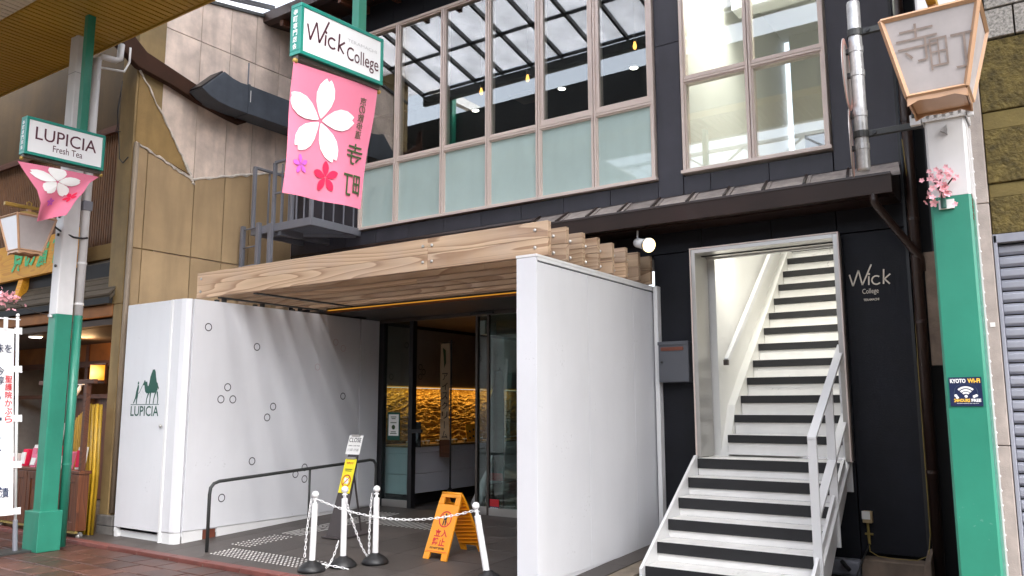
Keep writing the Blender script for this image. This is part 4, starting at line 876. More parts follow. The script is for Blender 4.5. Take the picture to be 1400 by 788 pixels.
for z in (.95, 2.85, 3.35): build('collar', MB().lathe((-9.90, 5.15, z), [(.056, 0), (.056, .025)], 14), 'pole_white' if z > 2 else 'green_paint', lp)
box('junction_box', -9.93, -9.84, 5.09, 5.2, 4.02, 4.14, 'steel_grey', lp, bev=.005)
for z in (3.30, 3.68, 3.9): build('bolt', MB().tube([(-9.95, 4.87, z), (-9.95, 4.855, z)], .018, 8), 'dark_iron', lp)
box('joint_line', -10.043, -9.857, 4.867, 5.073, 5.72, 5.725, 'steel_grey', lp)
build('bend_pipe', MB().tube([(-9.90, 5.16, 5.98), (-9.9, 5.2, 6.05), (-9.88, 5.38, 6.06), (-9.88, 5.43, 6.1), (-9.88, 5.44, 6.3)], .04, 10), 'pole_white', lp, smooth=True)
build('bend_pipe', MB().tube([(-9.92, 5.16, 5.9), (-9.9, 5.3, 5.92), (-9.88, 5.5, 5.95), (-9.88, 5.56, 6.1), (-9.88, 5.56, 6.3)], .015, 8), 'pole_white', lp, smooth=True)
build('tie_wire', MB().tube([(-9.95, 4.76, 3.80), (-9.9, 4.86, 3.72), (-9.85, 5.0, 3.66), (-9.84, 5.1, 3.66), (-9.85, 5.17, 3.68)], .012, 6), 'black_frame', lp, smooth=True)

rp_ = street_post(-.572, -.375, 4.87, 5.07, 2.735, 'street post painted green below and white above carrying the free wifi sticker', 6.3)
box('base_block', -.66, -.30, 4.825, 5.09, 0, .447, 'green_paint', rp_, bev=.006)
q = MB(); z0, z1 = 3.165, 3.215
q.box(-.580, -.366, 4.858, 4.868, z0, z0+.014); q.box(-.580, -.366, 4.858, 4.868, z1-.012, z1)
for i in range(6): q.box(-.580+i*.0385, -.580+i*.0385+.0215, 4.858, 4.868, z0+.014, z1-.012)
build('collar_band', q, 'pole_white', rp_); q = MB(); q.box(-.580, -.366, 5.072, 5.082, z0, z1); q.box(-.584, -.576, 4.868, 5.072, z0, z1); q.box(-.370, -.362, 4.868, 5.072, z0, z1); q.box(-.64, -.585, 4.855, 4.885, z0-.008, z1+.004); q.box(-.361, -.33, 4.855, 4.885, z0-.008, z1+.0)
build('clamp', q, 'pole_white', rp_, bev=.003)
build('bolt', MB().tube([(-.62, 4.85, 3.2), (-.62, 4.85, 3.245)], .009, 8), 'dark_iron', rp_); build('bolt', MB().tube([(-.345, 4.83, 3.19), (-.345, 4.90, 3.19)], .009, 8), 'stainless', rp_)
build('hook_plate', MB().prism([(-.495, 4.869, 3.10), (-.46, 4.869, 3.075), (-.46, 4.869, 3.13)], (0, -.02, 0)), 'galvanised', rp_)
q = MB()
for i in range(34): q.ball((-.370, 5.07, .5+i*.075), .008, 6)
build('rivet', q, 'pole_white', rp_, kind='stuff')
build('trim_strip', MB().box(-.374, -.368, 5.06, 5.09, .45, 3.15), 'pole_white', rp_)
q = MB()
for i in range(7): q.box(-.3745, -.3725, 4.89+.01*(i % 3), 4.93+.012*(i % 2), 2.60+i*.021, 2.612+i*.021)
build('rust_patch', q, 'rust_brown', rp_)
wf = thing('wifi_sticker', 'navy KYOTO Wi-Fi sticker with white signal arcs on the green post', 'sticker', (-.474, 4.868, 1.6))
box('sheet', -.549, -.399, 4.865, 4.8695, 1.614, 1.764, 'navy_sticker', wf)
F = plane_fn((-.549, 4.8640, 1.614), UX, UZ)
q = MB(); letter_mb(q, 'KYOTO', F, .006, .120, .072, .022, .04); letter_mb(q, 'FREE', F, .098, .022, .044, .016, .04); letter_mb(q, 'wireless access in the city area', F, .03, .012, .1, .005, .02)
for r0, r1 in ((.050, .041), (.036, .027), (.023, .0145)):
    n = 10
    for i in range(n):
        a, b = R(45+90*i/n), R(45+90*(i+1)/n); q.poly([F(.075+1.0*r*math.cos(t)*1.05, .050+r*math.sin(t)*1.05) for r, t in ((r0, a), (r0, b), (r1, b), (r1, a))])
q.disc(F(.075, .051), UX, UZ, .0075, 0, 12)
for cx, cy in ((.028, .055), (.034, .045), (.112, .05), (.122, .054)): q.disc(F(cx, cy), UX, UZ, .008, 0, 5)
build('white_print', q, 'white_ink', wf)
q = MB(); letter_mb(q, 'Wi-Fi', F, .086, .119, .058, .024, .04); letter_mb(q, '24HOURS', F, .018, .021, .074, .018, .04); build('yellow_print', q, 'yellow_ink', wf)
q = MB(); q.disc(plane_fn((-.549, 4.8644, 1.614), UX, UZ)(.075, .072), UX*1.25, UZ, .044, .0425, 28); build('ring_print', q, 'blue_steel', wf)
sb = thing('blossom_spray', 'upright pink artificial cherry blossoms in a white holder on the green and white post', 'blossom', (-.5, 4.86, 2.66))
box('holder', -.530, -.455, 4.855, 4.869, 2.665, 2.715, 'white_trim', sb); build('tube', MB().tube([(-.505, 4.845, 2.668), (-.505, 4.845, 2.72)], .014, 8), 'green_ink', sb)
blossoms(sb, (-.508, 4.82, 2.765), (.032, .025, .028), 26, 3, [[(-.505, 4.845, 2.70), (-.52, 4.83, 2.78), (-.50, 4.82, 2.86)], [(-.515, 4.835, 2.76), (-.555, 4.82, 2.85)], [(-.51, 4.835, 2.75), (-.45, 4.82, 2.82)]], .018)
rn_ = random.Random(5)
for cc in ((-.50, 4.82, 2.865), (-.55, 4.82, 2.84), (-.46, 4.82, 2.83)):
    q = MB()
    for k in range(7):
        p = Vector(cc)+Vector((rn_.gauss(0, .02), rn_.gauss(0, .012), rn_.gauss(0, .016)))
        for f in range(5):
            a = f*1.2566+k; d = Vector((math.cos(a), -.3, math.sin(a))); e = Vector((-math.sin(a), 0, math.cos(a))); s = .014
            q.poly([p, p+d*s*.6+e*s*.42, p+d*s*1.1, p+d*s*.6-e*s*.42])
    build('blossom', q, 'petal_pink', sb, kind='stuff')
sl = thing('blossom_branch', 'pink artificial cherry blossoms on a dark branch sticking out left of the post', 'blossom', (-9.95, 4.85, 2.7))
build('bracket', MB().lathe((-9.95, 4.85, 2.68), [(.03, 0), (.03, .03)], 8), 'galvanised', sl)
blossoms(sl, (-10.08, 4.40, 2.86), (.03, .085, .05), 66, 9, [[(-9.95, 4.86, 2.70), (-10.0, 4.7, 2.73), (-10.06, 4.5, 2.82), (-10.09, 4.3, 2.93)], [(-10.04, 4.56, 2.80), (-10.05, 4.42, 2.80)]], .022)

def lantern(cx, cy, zt, label, paint, front, side):
    t = thing('street_lantern', label, 'lantern', (cx, cy, zt-.45)); a, b, h = .215, .13, .39; zb = zt-h; fr = .014
    T = [Vector((cx+sx*a, cy+sy*a, zt)) for sx, sy in ((-1, -1), (1, -1), (1, 1), (-1, 1))]; Bt = [Vector((cx+sx*b, cy+sy*b, zb)) for sx, sy in ((-1, -1), (1, -1), (1, 1), (-1, 1))]
    for i in range(4):
        j = (i+1) % 4; nrm = (T[j]-T[i]).cross(Bt[i]-T[i]).normalized(); nrm = -nrm if nrm.dot(T[i]-Vector((cx, cy, zt))) < 0 else nrm
        build('pane', MB().prism([T[i], T[j], Bt[j], Bt[i]], -nrm*.004), front if i == 0 else side, t)
        q = MB(); q.tube([T[i]*1+nrm*.002, Bt[i]+nrm*.002], fr, 4); build('corner_bar', q, 'lantern_frame', t)
        q = MB(); q.tube([T[i], T[j]], fr*1.05, 4); build('top_bar', q, 'lantern_frame', t)
        q = MB(); q.tube([Bt[i], Bt[j]], fr, 4); d = (Bt[j]-Bt[i]); L_ = d.length; d.normalize()
        q.prism([Bt[i]+nrm*.004, Bt[j]+nrm*.004, Bt[j]-UZ*.05+nrm*.004, Bt[j]-UZ*.028-d*.05+nrm*.004, Bt[i]+d*L_*.5-UZ*.034+nrm*.004, Bt[i]-UZ*.028+d*.05+nrm*.004, Bt[i]-UZ*.05+nrm*.004], -nrm*.008); build('apron', q, 'lantern_frame', t)
    build('tray', MB().box(cx-b+.01, cx+b-.01, cy-b+.01, cy+b-.01, zb-.018, zb-.008), 'lantern_frame', t)
    ap = Vector((cx, cy, zt+.085)); q = MB(); m = [Vector((cx+sx*.05, cy+sy*.05, zt+.08)) for sx, sy in ((-1, -1), (1, -1), (1, 1), (-1, 1))]
    for i in range(4): q.poly([T[i]+UZ*.012, T[(i+1) % 4]+UZ*.012, m[(i+1) % 4], m[i]])
    q.poly(m); build('roof', q, 'lantern_gold', t)
    build('hanger', MB().box(cx-.02, cx+.02, cy-.02, cy+.02, zt+.08, zt+.13), 'lantern_frame', t); build('bracket_arm', MB().box(cx-.022, cx+.022, cy-.27, 4.868, zt+.115, zt+.155), 'lantern_gold', t, bev=.003)
    build('eyelet', MB().tube([(cx, cy+.0-.02, zt+.155), (cx, cy-.03, zt+.19), (cx, cy, zt+.205), (cx, cy+.03, zt+.19), (cx, cy+.02, zt+.155)], .008, 6), 'lantern_gold', t, smooth=True)
    if paint:
        U = UX; V = (T[0]-Bt[0]+T[1]-Bt[1]).normalized(); O = (Bt[0]+Bt[1])*.5-UX*.15; nrm = U.cross(V).normalized(); f = plane_fn(O+nrm*.006, U, V); q = MB()
        letter_mb(q, '寺', f, -.005, .16, .185, .19, -.012); letter_mb(q, '町', f, .14, .09, .19, .17, -.012); build('brush_lettering', q, 'brown_ink', t)
    return t
lantern(-.448, 4.50, 3.545, 'copper framed street lantern with large brushed characters above the wifi post', True, 'lantern_pane', 'lantern_pane')
lantern(-9.95, 4.51, 3.805, 'copper framed street lantern with one pale pane beside the green signboard', False, 'lantern_pane_pale', 'lantern_pane')

# sign pole with round plates seen edge on
ps = thing('sign_pole', 'short galvanised pole held by black straps off the wifi post', 'sign pole', (-.91, 4.97, 2.97))
build('tube', MB().lathe((-.915, 4.97, 2.975), [(.036, 0), (.038, .01), (.038, 1.035), (.034, 1.045)], 20), 'galvanised', ps, smooth=True)
for z in (3.10, 3.30, 3.55, 3.70): build('clamp', MB().lathe((-.915, 4.97, z), [(.042, 0), (.042, .035)], 16), 'galvanised', ps); build('clamp_bolt', MB().box(-.972, -.952, 4.955, 4.985, z+.002, z+.03), 'black_frame', ps)
for z in (3.17, 3.80):
    build('strap', MB().lathe((-.915, 4.97, z), [(.045, 0), (.045, .04)], 16), 'dark_iron', ps); box('arm', -.872, -.585, 4.955, 4.985, z+.002, z+.038, 'dark_iron', ps, bev=.003)
    build('bolt', MB().tube([(-.84, 4.956, z+.02), (-.84, 4.945, z+.02)], .012, 8), 'black_frame', ps)
def plate(z, ang, label, r=.215):
    t = thing('road_sign', label, 'road sign', (-.965, 4.97, z)); n = Vector((math.cos(ang), math.sin(ang), 0)); u = Vector((-n.y, n.x, 0)); c = Vector((-.972, 4.97, z))
    q = MB(); k = 32; q.prism([c+u*(r*math.cos(2*math.pi*i/k))+UZ*(r*math.sin(2*math.pi*i/k)) for i in range(k)], -n*.004); build('plate', q, 'mirror_back', t)
    build('rim', MB().disc(c+n*.0015, u, UZ, r, r*.84, 32), 'pink_rim', t)
plate(3.575, R(5), 'round road sign seen almost edge on, upper of two on the galvanised pole'); plate(3.15, R(9), 'round road sign seen fully edge on, lower of two on the galvanised pole', .2)

# hanging light box signs
def petal(mb, F, u, v, ang, ln, wd, notch=True):
    pts = []; d = (math.cos(ang), math.sin(ang)); e = (-d[1], d[0]); n = 9
    prof = [(.06, .03), (.2, .22), (.4, .42), (.6, .5), (.8, .42), (.93, .26), (1.0, .13)]
    P = [(a, b) for a, b in prof]+([(.93, 0)] if notch else [(1.03, 0)])+[(a, -b) for a, b in reversed(prof)]
    mb.poly([F(u+ln*(a*d[0])+wd*b*e[0], v+ln*(a*d[1])+wd*b*e[1]) for a, b in P])
def hanging_sign(xf, y0, y1, z0, tilt, h, label, texts, side_txt, py):
    t = thing('hanging_sign', label, 'sign', (xf-.06, (y0+y1)/2, z0)); V = UZ; U = Vector((0, 1, tilt)).normalized(); O = Vector((xf, y0, z0)); W = (y1-y0); dx = -.12
    f = plane_fn(O, U, V); b = .032
    q = MB()
    for a0, a1, b0, b1 in ((0, W, 0, b), (0, W, h-b, h), (0, b, b, h-b), (W-b, W, b, h-b)): q.prism([f(a0, b0), f(a1, b0), f(a1, b1), f(a0, b1)], (dx, 0, 0))
    build('frame', q, 'sign_green', t, bev=.004)
    build('face', MB().prism([f(b, b)+UX*-.008, f(W-b, b)+UX*-.008, f(W-b, h-b)+UX*-.008, f(b, h-b)+UX*-.008], (-.10, 0, 0)), 'lightbox_face', t)
    build('bottom_rail', MB().prism([f(.01, -.035)+UX*-.03, f(W-.01, -.035)+UX*-.03, f(W-.01, -.001)+UX*-.03, f(.01, -.001)+UX*-.03], (-.06, 0, 0)), 'bronze_frame', t)
    build('end_hook', MB().ball(f(.0, -.05)+UX*-.05, .022, 8), 'lantern_gold', t, smooth=True); build('end_hook', MB().ball(f(W, -.045)+UX*-.05, .02, 8), 'lantern_gold', t, smooth=True)
    box('hanger_post', xf-.10, xf-.02, py-.045, py+.045, z0+h+(py-y0)*tilt-.003, 6.3, 'green_paint', t, bev=.003)
    g = lambda a, c: f(a, c)+UX*-.0055
    texts(t, g, W, h)
    s = lambda a, c: Vector((xf-.12+a, y0-.002, z0+c)); q = MB(); column_text(q, side_txt, s, .035, h-.04, .048, 1.16, .02); build('side_lettering', q, 'white_ink', t)
    return t, f, W
def lup(t, g, W, h):
    text_ = MB(); letter_mb(text_, 'LUPICIA', g, .105, .185, .68, .145, .004); build('lettering', text_, 'wine_ink', t)
    q = MB(); letter_mb(q, 'Fresh Tea', g, .30, .085, .33, .075, .004); build('lettering', q, 'wine_ink', t)
def wck(t, g, W, h):
    q = MB(); wick(q, g, .07, .14, .165, .1); build('lettering', q, 'wine_ink', t); q = MB(); letter_mb(q, 'College', g, .495, .07, .37, .155, .004); build('lettering', q, 'wine_ink', t)
    q = MB(); letter_mb(q, 'TERAMACHI', g, .50, .262, .34, .028, -.01); build('small_lettering', q, 'pale_ink', t)
SIDE = '寺町専門店会'
t, fL, WL = hanging_sign(-9.2, 4.07, 4.955, 4.355, .015, .425, 'green framed light box sign LUPICIA Fresh Tea in front of the left post', lup, SIDE, 4.70)
t, fW, WW = hanging_sign(-4.70, 3.985, 4.905, 4.307, .05, .42, 'green framed light box sign Wick College TERAMACHI over the flat pink banner', wck, SIDE, 4.66)
# flat banner under the right hand sign: printing shows through mirrored
bn = thing('pink_banner', 'flat pink banner with big white cherry flower and mirrored characters', 'banner', (-4.75, 4.4, 4.25))
def FB(u, v, d=0.):
    top = Vector((-4.75, 3.968+.918*u, 4.242+.082*u)); bot = Vector((-4.75, 3.912+.812*u, 3.196+.037*u)); p = bot.lerp(top, v); p.x += .013*math.sin(u*10+v*3)*(1.05-v)+.008*math.sin(v*7+u*2)+d; return p
def cloth(name, F, m, t, nu=40, nv=48):
    q = MB(); q.add([F(i/nu, j/nv) for j in range(nv+1) for i in range(nu+1)], [(j*(nu+1)+i, j*(nu+1)+i+1, (j+1)*(nu+1)+i+1, (j+1)*(nu+1)+i) for j in range(nv) for i in range(nu)])
    o = build(name, q, m, t); s = o.modifiers.new('thick', 'SOLIDIFY'); s.thickness = .0015; return o
cloth('cloth', FB, 'pink_cloth', bn)
asp = 1.04/.87
G = lambda u, v: FB(max(.004, min(.996, u)), v, .008)
def flower(t, F, u, v, r, wd, rot, m, name, sx=1., asp=asp, notch=True):
    q = MB(); 
    for k in range(5): petal(q, lambda a, b: F(u+(a)*sx, v+(b)/asp), 0, 0, rot+k*1.2566, r, wd, notch)
    build(name, q, m, t)
flower(bn, G, .36, .61, .405, .205, R(85), 'white_petal_print', 'white_flower'); flower(bn, G, .16, .235, .09, .045, R(100), 'purple_print', 'purple_flower', notch=False); flower(bn, G, .485, .185, .145, .075, R(95), 'red_print', 'red_flower', notch=False)
q = MB(); f = lambda a, b: G(a, b/asp)
column_text(q, '京の散歩道', f, .795, 1.07, .078, 1.06, .008, mirror=True); letter_mb(q, '寺', f, .715, .40, .215, .205, .006, mirror=True); letter_mb(q, '町', f, .70, .095, .24, .21, .006, mirror=True)
build('lettering', q, 'leaf_ink', bn)
# blown, twisted banner under the left sign
bt = thing('twisted_banner', 'small pink banner blown and twisted beneath the LUPICIA light box', 'banner', (-9.25, 4.5, 4.3))
ctl = [[(4.035, 4.262), (4.26, 4.275), (4.50, 4.285), (4.72, 4.292), (4.93, 4.295)], [(4.14, 4.12), (4.33, 4.13), (4.52, 4.15), (4.70, 4.17), (4.83, 4.20)], [(4.245, 3.98), (4.38, 3.99), (4.52, 4.01), (4.66, 4.04), (4.77, 4.08)], [(4.285, 3.84), (4.37, 3.85), (4.48, 3.88), (4.58, 3.91), (4.67, 3.95)], [(4.265, 3.63), (4.33, 3.66), (4.42, 3.70), (4.50, 3.735), (4.56, 3.755)]]
def FT(u, v, d=0.):
    r = (1-v)*4; i = min(3, int(r)); a = r-i; c = u*4; j = min(3, int(c)); b = c-j
    p = [ctl[i][j][k]*(1-a)*(1-b)+ctl[i][j+1][k]*(1-a)*b+ctl[i+1][j][k]*a*(1-b)+ctl[i+1][j+1][k]*a*b for k in (0, 1)]
    return Vector((-9.25+.07*math.sin(u*5.2+(1-v)*2.5)*(1-v)+d, p[0], p[1]))
cloth('cloth', FT, 'pink_cloth', bt, 40, 40)
GT = lambda u, v: FT(max(.01, min(.99, u)), max(.01, min(.99, v)), .012)
flower(bt, GT, .42, .72, .38, .24, R(84), 'white_petal_print', 'white_flower'); flower(bt, GT, .34, .30, .10, .055, R(100), 'purple_print', 'purple_flower', notch=False); flower(bt, GT, .76, .40, .15, .085, R(60), 'red_print', 'red_flower', notch=False)
# ================================================================== NEIGHBOUR ON THE LEFT: side wall and pickle shop
nb_ = thing('side_building', 'neighbouring building with stained tan side wall under rough beige concrete', 'building', (-10.3, 7.2, 0)); TX = -10.25
box('wall_core', -10.7, TX-.061, 6.3, 9.6, 0, 7.35, 'beige_concrete', nb_)
ycut = [5.92, 6.12, 6.86, 7.37, 7.84, 8.30, 8.66]
for a, b in zip(ycut, ycut[1:]):
    box('concrete_panel', TX-.06, TX-.03, a+.004, b-.004, 4.7, 6.99, 'beige_concrete', nb_, bev=.004); zr = lambda y: 7.64+.186*(y-6.95)
    build('concrete_panel', MB().prism([(TX-.06, a+.004, 7.0), (TX-.06, b-.004, 7.0), (TX-.06, b-.004, zr(b)), (TX-.06, a+.004, zr(a))], (.03, 0, 0)), 'beige_concrete', nb_, bev=.004)
    build('coping', MB().prism([(TX-.12, a, zr(a)), (TX-.12, b-.002, zr(b)), (TX-.12, b-.002, zr(b)+.05), (TX-.12, a, zr(a)+.05)], (.12, 0, 0)), 'dark_iron', nb_)
def zb(y): return 5.17+(4.86-5.17)*(y-5.92)/.90 if y < 6.82 else 4.86+(5.44-4.86)*(y-6.82)/1.84
for a, b in zip(ycut, ycut[1:]):
    a += .007; b -= .007
    box('tan_panel', TX-.029, TX, a, b, 0, 3.732, 'tan_panel', nb_, bev=.003)
    mid = [(TX-.029, 6.82, zb(6.82))] if a < 6.82 < b else []
    build('tan_panel', MB().prism([(TX-.029, a, 3.748), (TX-.029, b, 3.748), (TX-.029, b, zb(b))]+mid+[(TX-.029, a, zb(a))], (.029, 0, 0)), 'tan_panel', nb_, bev=.003)
build('plaster_patch', MB().prism([(TX-.029, 5.93, 5.21), (TX-.029, 6.30, 5.08), (TX-.029, 6.74, 4.95), (TX-.029, 6.79, 4.93), (TX-.029, 6.40, 5.55), (TX-.029, 5.93, 6.22)], (.022, 0, 0)), 'golden_plaster', nb_)
def torn(name, pts, w):
    rn = random.Random(len(pts)); P = []
    for (y0, z0), (y1, z1) in zip(pts, pts[1:]):
        for k in range(7): s = k/7; P.append((TX+.002, y0+(y1-y0)*s+rn.uniform(-.012, .012), z0+(z1-z0)*s+rn.uniform(-.012, .012)))
    P.append((TX+.002, *pts[-1])); build(name, MB().tube(P, [w*rn.uniform(.5, 1.5) for _ in P], 5), 'torn_plaster', nb_)
torn('torn_edge', [(5.93, 6.22), (6.25, 5.75), (6.55, 5.30), (6.82, 4.87)], .016); torn('torn_edge', [(5.94, 5.19), (6.3, 5.06), (6.6, 4.94), (6.84, 4.86)], .02); torn('torn_edge', [(6.8, 4.87), (7.3, 5.02), (7.9, 5.21), (8.62, 5.43)], .02); torn('torn_edge', [(6.70, 5.08), (6.80, 4.9), (6.85, 4.80)], .02)
build('downpipe', MB().tube([(-10.215, 5.93, .3), (-10.215, 5.93, 5.17)], .035, 10), 'tan_pipe', nb_, smooth=True)
build('edge_flashing', MB().prism([(TX-.03, 5.60, 7.0), (TX-.03, 5.66, 6.72), (TX-.03, 5.97, 6.47), (TX-.03, 6.92, 6.22), (TX-.03, 7.36, 6.10), (TX-.03, 7.74, 6.01), (TX-.03, 7.55, 5.90), (TX-.03, 7.35, 5.92), (TX-.03, 6.79, 6.02), (TX-.03, 6.37, 6.13), (TX-.03, 5.86, 6.22), (TX-.03, 5.55, 6.42)], (.11, 0, 0)), 'brown_matte', nb_, bev=.01)
box('pillar', -10.63, -10.27, 5.90, 6.3, 2.98, 9.3, 'pillar_paint', nb_, bev=.01); box('pillar_foot', -10.47, -10.27, 5.905, 6.29, .27, 2.978, 'pillar_paint', nb_, bev=.008)
box('front_wall', -17, -10.64, 6.36, 6.5, 5.76, 9.3, 'shade_plaster', nb_)  # canopy shade is put into this wall's darker plaster colour
for z0, z1 in ((0, .14), (.145, .27)): box('stone_block', -10.46, -10.10, 5.87, 6.08, z0, z1, 'stone_block', nb_, bev=.008)
build('loose_wire', MB().tube([(-10.6, 5.87, 5.95), (-10.58, 5.84, 5.6), (-10.55, 5.86, 5.3), (-10.5, 5.86, 4.98), (-10.4, 5.86, 4.9), (-10.3, 5.87, 4.97)], .008, 6), 'black_frame', nb_, smooth=True)
build('loose_wire', MB().tube([(-10.55, 5.86, 6.1), (-10.6, 5.84, 5.7), (-10.57, 5.84, 5.45), (-10.62, 5.85, 5.38), (-10.5, 5.85, 5.36)], .006, 6), 'black_frame', nb_, smooth=True)
du = thing('exhaust_duct', 'dark grey square exhaust duct with an upturned mouth on the beige wall', 'duct', (-10.05, 7.6, 6.2))
build('elbow', MB().prism([(-10.2, 7.43, 5.965), (-10.2, 7.15, 5.965), (-10.2, 6.92, 5.99), (-10.2, 6.76, 6.04), (-10.2, 6.64, 6.11), (-10.2, 6.99, 6.47), (-10.2, 7.14, 6.42), (-10.2, 7.28, 6.40), (-10.2, 7.43, 6.41)], (.34, 0, 0)), 'duct_grey', du, bev=.006)
build('mouth', MB().prism([(-10.17, 6.655, 6.13), (-10.17, 6.985, 6.468), (-10.17, 6.970, 6.483), (-10.17, 6.64, 6.145)], (.28, 0, 0)), 'black_frame', du)
box('trunk', -10.2, -9.86, 7.437, 8.62, 5.965, 6.41, 'duct_grey', du, bev=.006); box('joint', -10.21, -9.85, 7.415, 7.445, 5.955, 6.42, 'duct_grey', du); box('tape', -9.858, -9.853, 7.45, 7.462, 6.15, 6.33, 'white_paper', du)
build('hanger', MB().tube([(-10.15, 7.62, 6.4), (-10.15, 7.62, 6.9)], .012, 6), 'steel_grey', du)

# ---- fire escape
fe = thing('fire_escape', 'grey steel fire escape landing with railing and ladder below the tan wall', 'fire escape', (-9.3, 8.0, 4.2))
G_ = 'steel_grey'
box('front_beam', -9.98, -8.67, 7.66, 7.70, 4.16, 4.275, G_, fe, bev=.003); box('side_beam', -8.71, -8.67, 7.70, 8.65, 4.16, 4.275, G_, fe, bev=.003); box('side_beam', -9.98, -9.94, 7.70, 8.65, 4.16, 4.275, G_, fe, bev=.003)
box('cross_beam', -9.40, -9.34, 7.70, 8.65, 4.10, 4.20, G_, fe, bev=.003); build('brace', MB().hexa([(-9.9, 7.72, 4.14), (-9.84, 7.72, 4.14), (-8.72, 8.6, 4.14), (-8.78, 8.6, 4.14), (-9.9, 7.72, 4.19), (-9.84, 7.72, 4.19), (-8.72, 8.6, 4.19), (-8.78, 8.6, 4.19)]), G_, fe)
q = MB()
for i in range(40): q.box(-9.93+i*.0305, -9.925+i*.0305, 7.70, 8.64, 4.24, 4.268)
for i in range(8): q.box(-9.93, -8.71, 7.75+i*.11, 7.755+i*.11, 4.245, 4.262)
build('grating', q, G_, fe, kind='stuff')
def bar(x, y, z0, z1, w=.022): build('baluster', MB().box(x-w, x+w, y-w, y+w, z0, z1), G_, fe, bev=.003)
for x in (-9.96, -9.50, -9.1, -8.69): bar(x, 7.68, 4.275, 5.20 if x < -9.9 else 5.20, .024)
for i in range(1, 5): bar(-9.5+i*.165, 7.68, 4.275, 5.16, .009)
for y in (7.95, 8.22, 8.5): bar(-9.96, y, 4.275, 5.18, .012)
for y in (7.9, 8.1, 8.3, 8.5): bar(-8.69, y, 4.275, 5.18, .009)
box('top_rail', -9.985, -9.935, 7.66, 8.64, 5.19, 5.225, G_, fe, bev=.004); box('top_rail', -8.715, -8.665, 7.66, 8.64, 5.19, 5.225, G_, fe, bev=.004); box('top_rail', -9.50, -8.715, 7.66, 7.70, 5.19, 5.225, G_, fe, bev=.004); box('mid_rail', -9.50, -8.715, 7.665, 7.695, 4.72, 4.745, G_, fe)
box('ladder_side', -10.185, -10.125, 7.63, 7.69, 3.2, 4.32, G_, fe, bev=.003); box('ladder_side', -9.79, -9.72, 7.60, 7.66, 3.2, 4.32, G_, fe, bev=.003); box('support_leg', -9.52, -9.45, 7.60, 7.658, 3.345, 4.275, G_, fe, bev=.003)
box('ladder_bracket', -9.79, -9.45, 7.705, 7.74, 4.17, 4.27, G_, fe)
for i in range(4): build('rung', MB().tube([(-10.13, 7.66, 4.26-i*.28), (-9.78, 7.63, 4.26-i*.28)], .013, 8), G_, fe, smooth=True)

# ---- the shop
sh_ = thing('pickle_shop', 'old wooden shop front with plank roof, slatted upper wall and warm lit interior', 'shop', (-12.5, 6, 0))
rc = MB().prism([(-17, 5.84, 3.04), (-17, 5.84, 3.10), (-17, 6.36, 3.74), (-17, 6.36, 3.64)], (6.55, 0, 0)); build('roof_core', rc, 'roof_plank', sh_)
for i in range(7):
    s0, s1 = i/7, (i+1.25)/7; y0, z0, y1, z1 = 5.82+.52*s0, 3.085+.64*s0, 5.82+.52*min(1, s1), 3.085+.64*min(1, s1)
    for a, b in ((-17, -13.4+i*.3), (-13.4+i*.3, -10.44)): build('roof_plank', MB().prism([(a+.002, y0, z0+.012), (a+.002, y0-.008, z0+.036), (a+.002, y1, z1+.02), (a+.002, y1, z1+.0)], (b-a-.004, 0, 0)), 'roof_plank', sh_)
box('eave_fascia', -17, -10.46, 5.83, 5.88, 2.99, 3.075, 'dark_interior', sh_); box('eave_beam', -17, -10.48, 5.90, 6.05, 2.83, 2.985, 'orange_wall', sh_, bev=.006); box('wall_plate', -17, -10.64, 6.30, 6.42, 3.76, 3.98, 'golden_plaster', sh_, bev=.006)
box('slat_backing', -17, -10.64, 6.44, 6.5, 3.7, 5.76, 'dark_timber', sh_)
q = MB()
for i in range(98): q.box(-16.9+i*.064, -16.9+i*.064+.036, 6.385, 6.435, 3.98, 5.74)
build('slat', q, 'slat_brown', sh_, kind='stuff'); box('head_beam', -17, -10.64, 6.33, 6.44, 5.70, 5.80, 'dark_timber', sh_)
box('eave_lining', -26, -10.5, 6.06, 6.10, 2.72, 3.62, 'dark_interior', sh_); box('shop_ceiling', -26, -10.5, 5.95, 10.4, 2.72, 2.80, 'brown_interior', sh_); box('rear_wall', -26, -10.5, 8.6, 8.7, 0, 2.75, 'orange_wall', sh_); box('side_wall', -10.56, -10.48, 6.1, 8.6, 0, 2.75, 'orange_wall', sh_)
for x in (-15.2, -14.2, -13.4, -12.6): box('frame_post', x-.05, x+.05, 7.6, 7.7, 0, 2.72, 'dark_timber', sh_)
box('frame_beam', -26, -10.56, 7.58, 7.7, 2.32, 2.42, 'dark_timber', sh_); box('frame_beam', -17, -10.56, 7.58, 7.7, 1.78, 1.85, 'dark_timber', sh_); box('lintel_board', -26, -10.56, 7.62, 7.66, 2.42, 2.72, 'orange_wall', sh_)
for x0, x1 in ((-15.1, -14.3), (-14.1, -13.5), (-13.3, -12.7)): box('door_panel', x0, x1, 7.72, 7.74, .1, 1.78, 'red_wood', sh_)
box('board', -12.5, -10.6, 7.55, 7.57, 2.0, 2.38, 'orange_wall', sh_); box('shelf', -12.4, -10.6, 7.3, 7.55, 1.2, 1.24, 'red_wood', sh_); box('lower_board', -12.5, -10.6, 7.5, 7.57, .1, 1.2, 'red_wood', sh_)
t = thing('wall_lamp', 'glowing amber half round wall lamp inside the wooden shop', 'wall lamp', (-11.0, 6.05, 2.1))
q = MB(); n = 10; q.add([(-10.98+.13*math.cos(math.pi*k/n), 6.06-.11*math.sin(math.pi*k/n), z) for z in (1.99, 2.19) for k in range(n+1)], [(k, k+1, n+2+k, n+1+k) for k in range(n)]); build('shade', q, 'lamp_amber', t, smooth=True)
q = MB(); 
for z in (1.975, 2.19): q.prism([(-10.98+.135*math.cos(math.pi*k/n), 6.06-.115*math.sin(math.pi*k/n), z) for k in range(n+1)], (0, 0, .014))
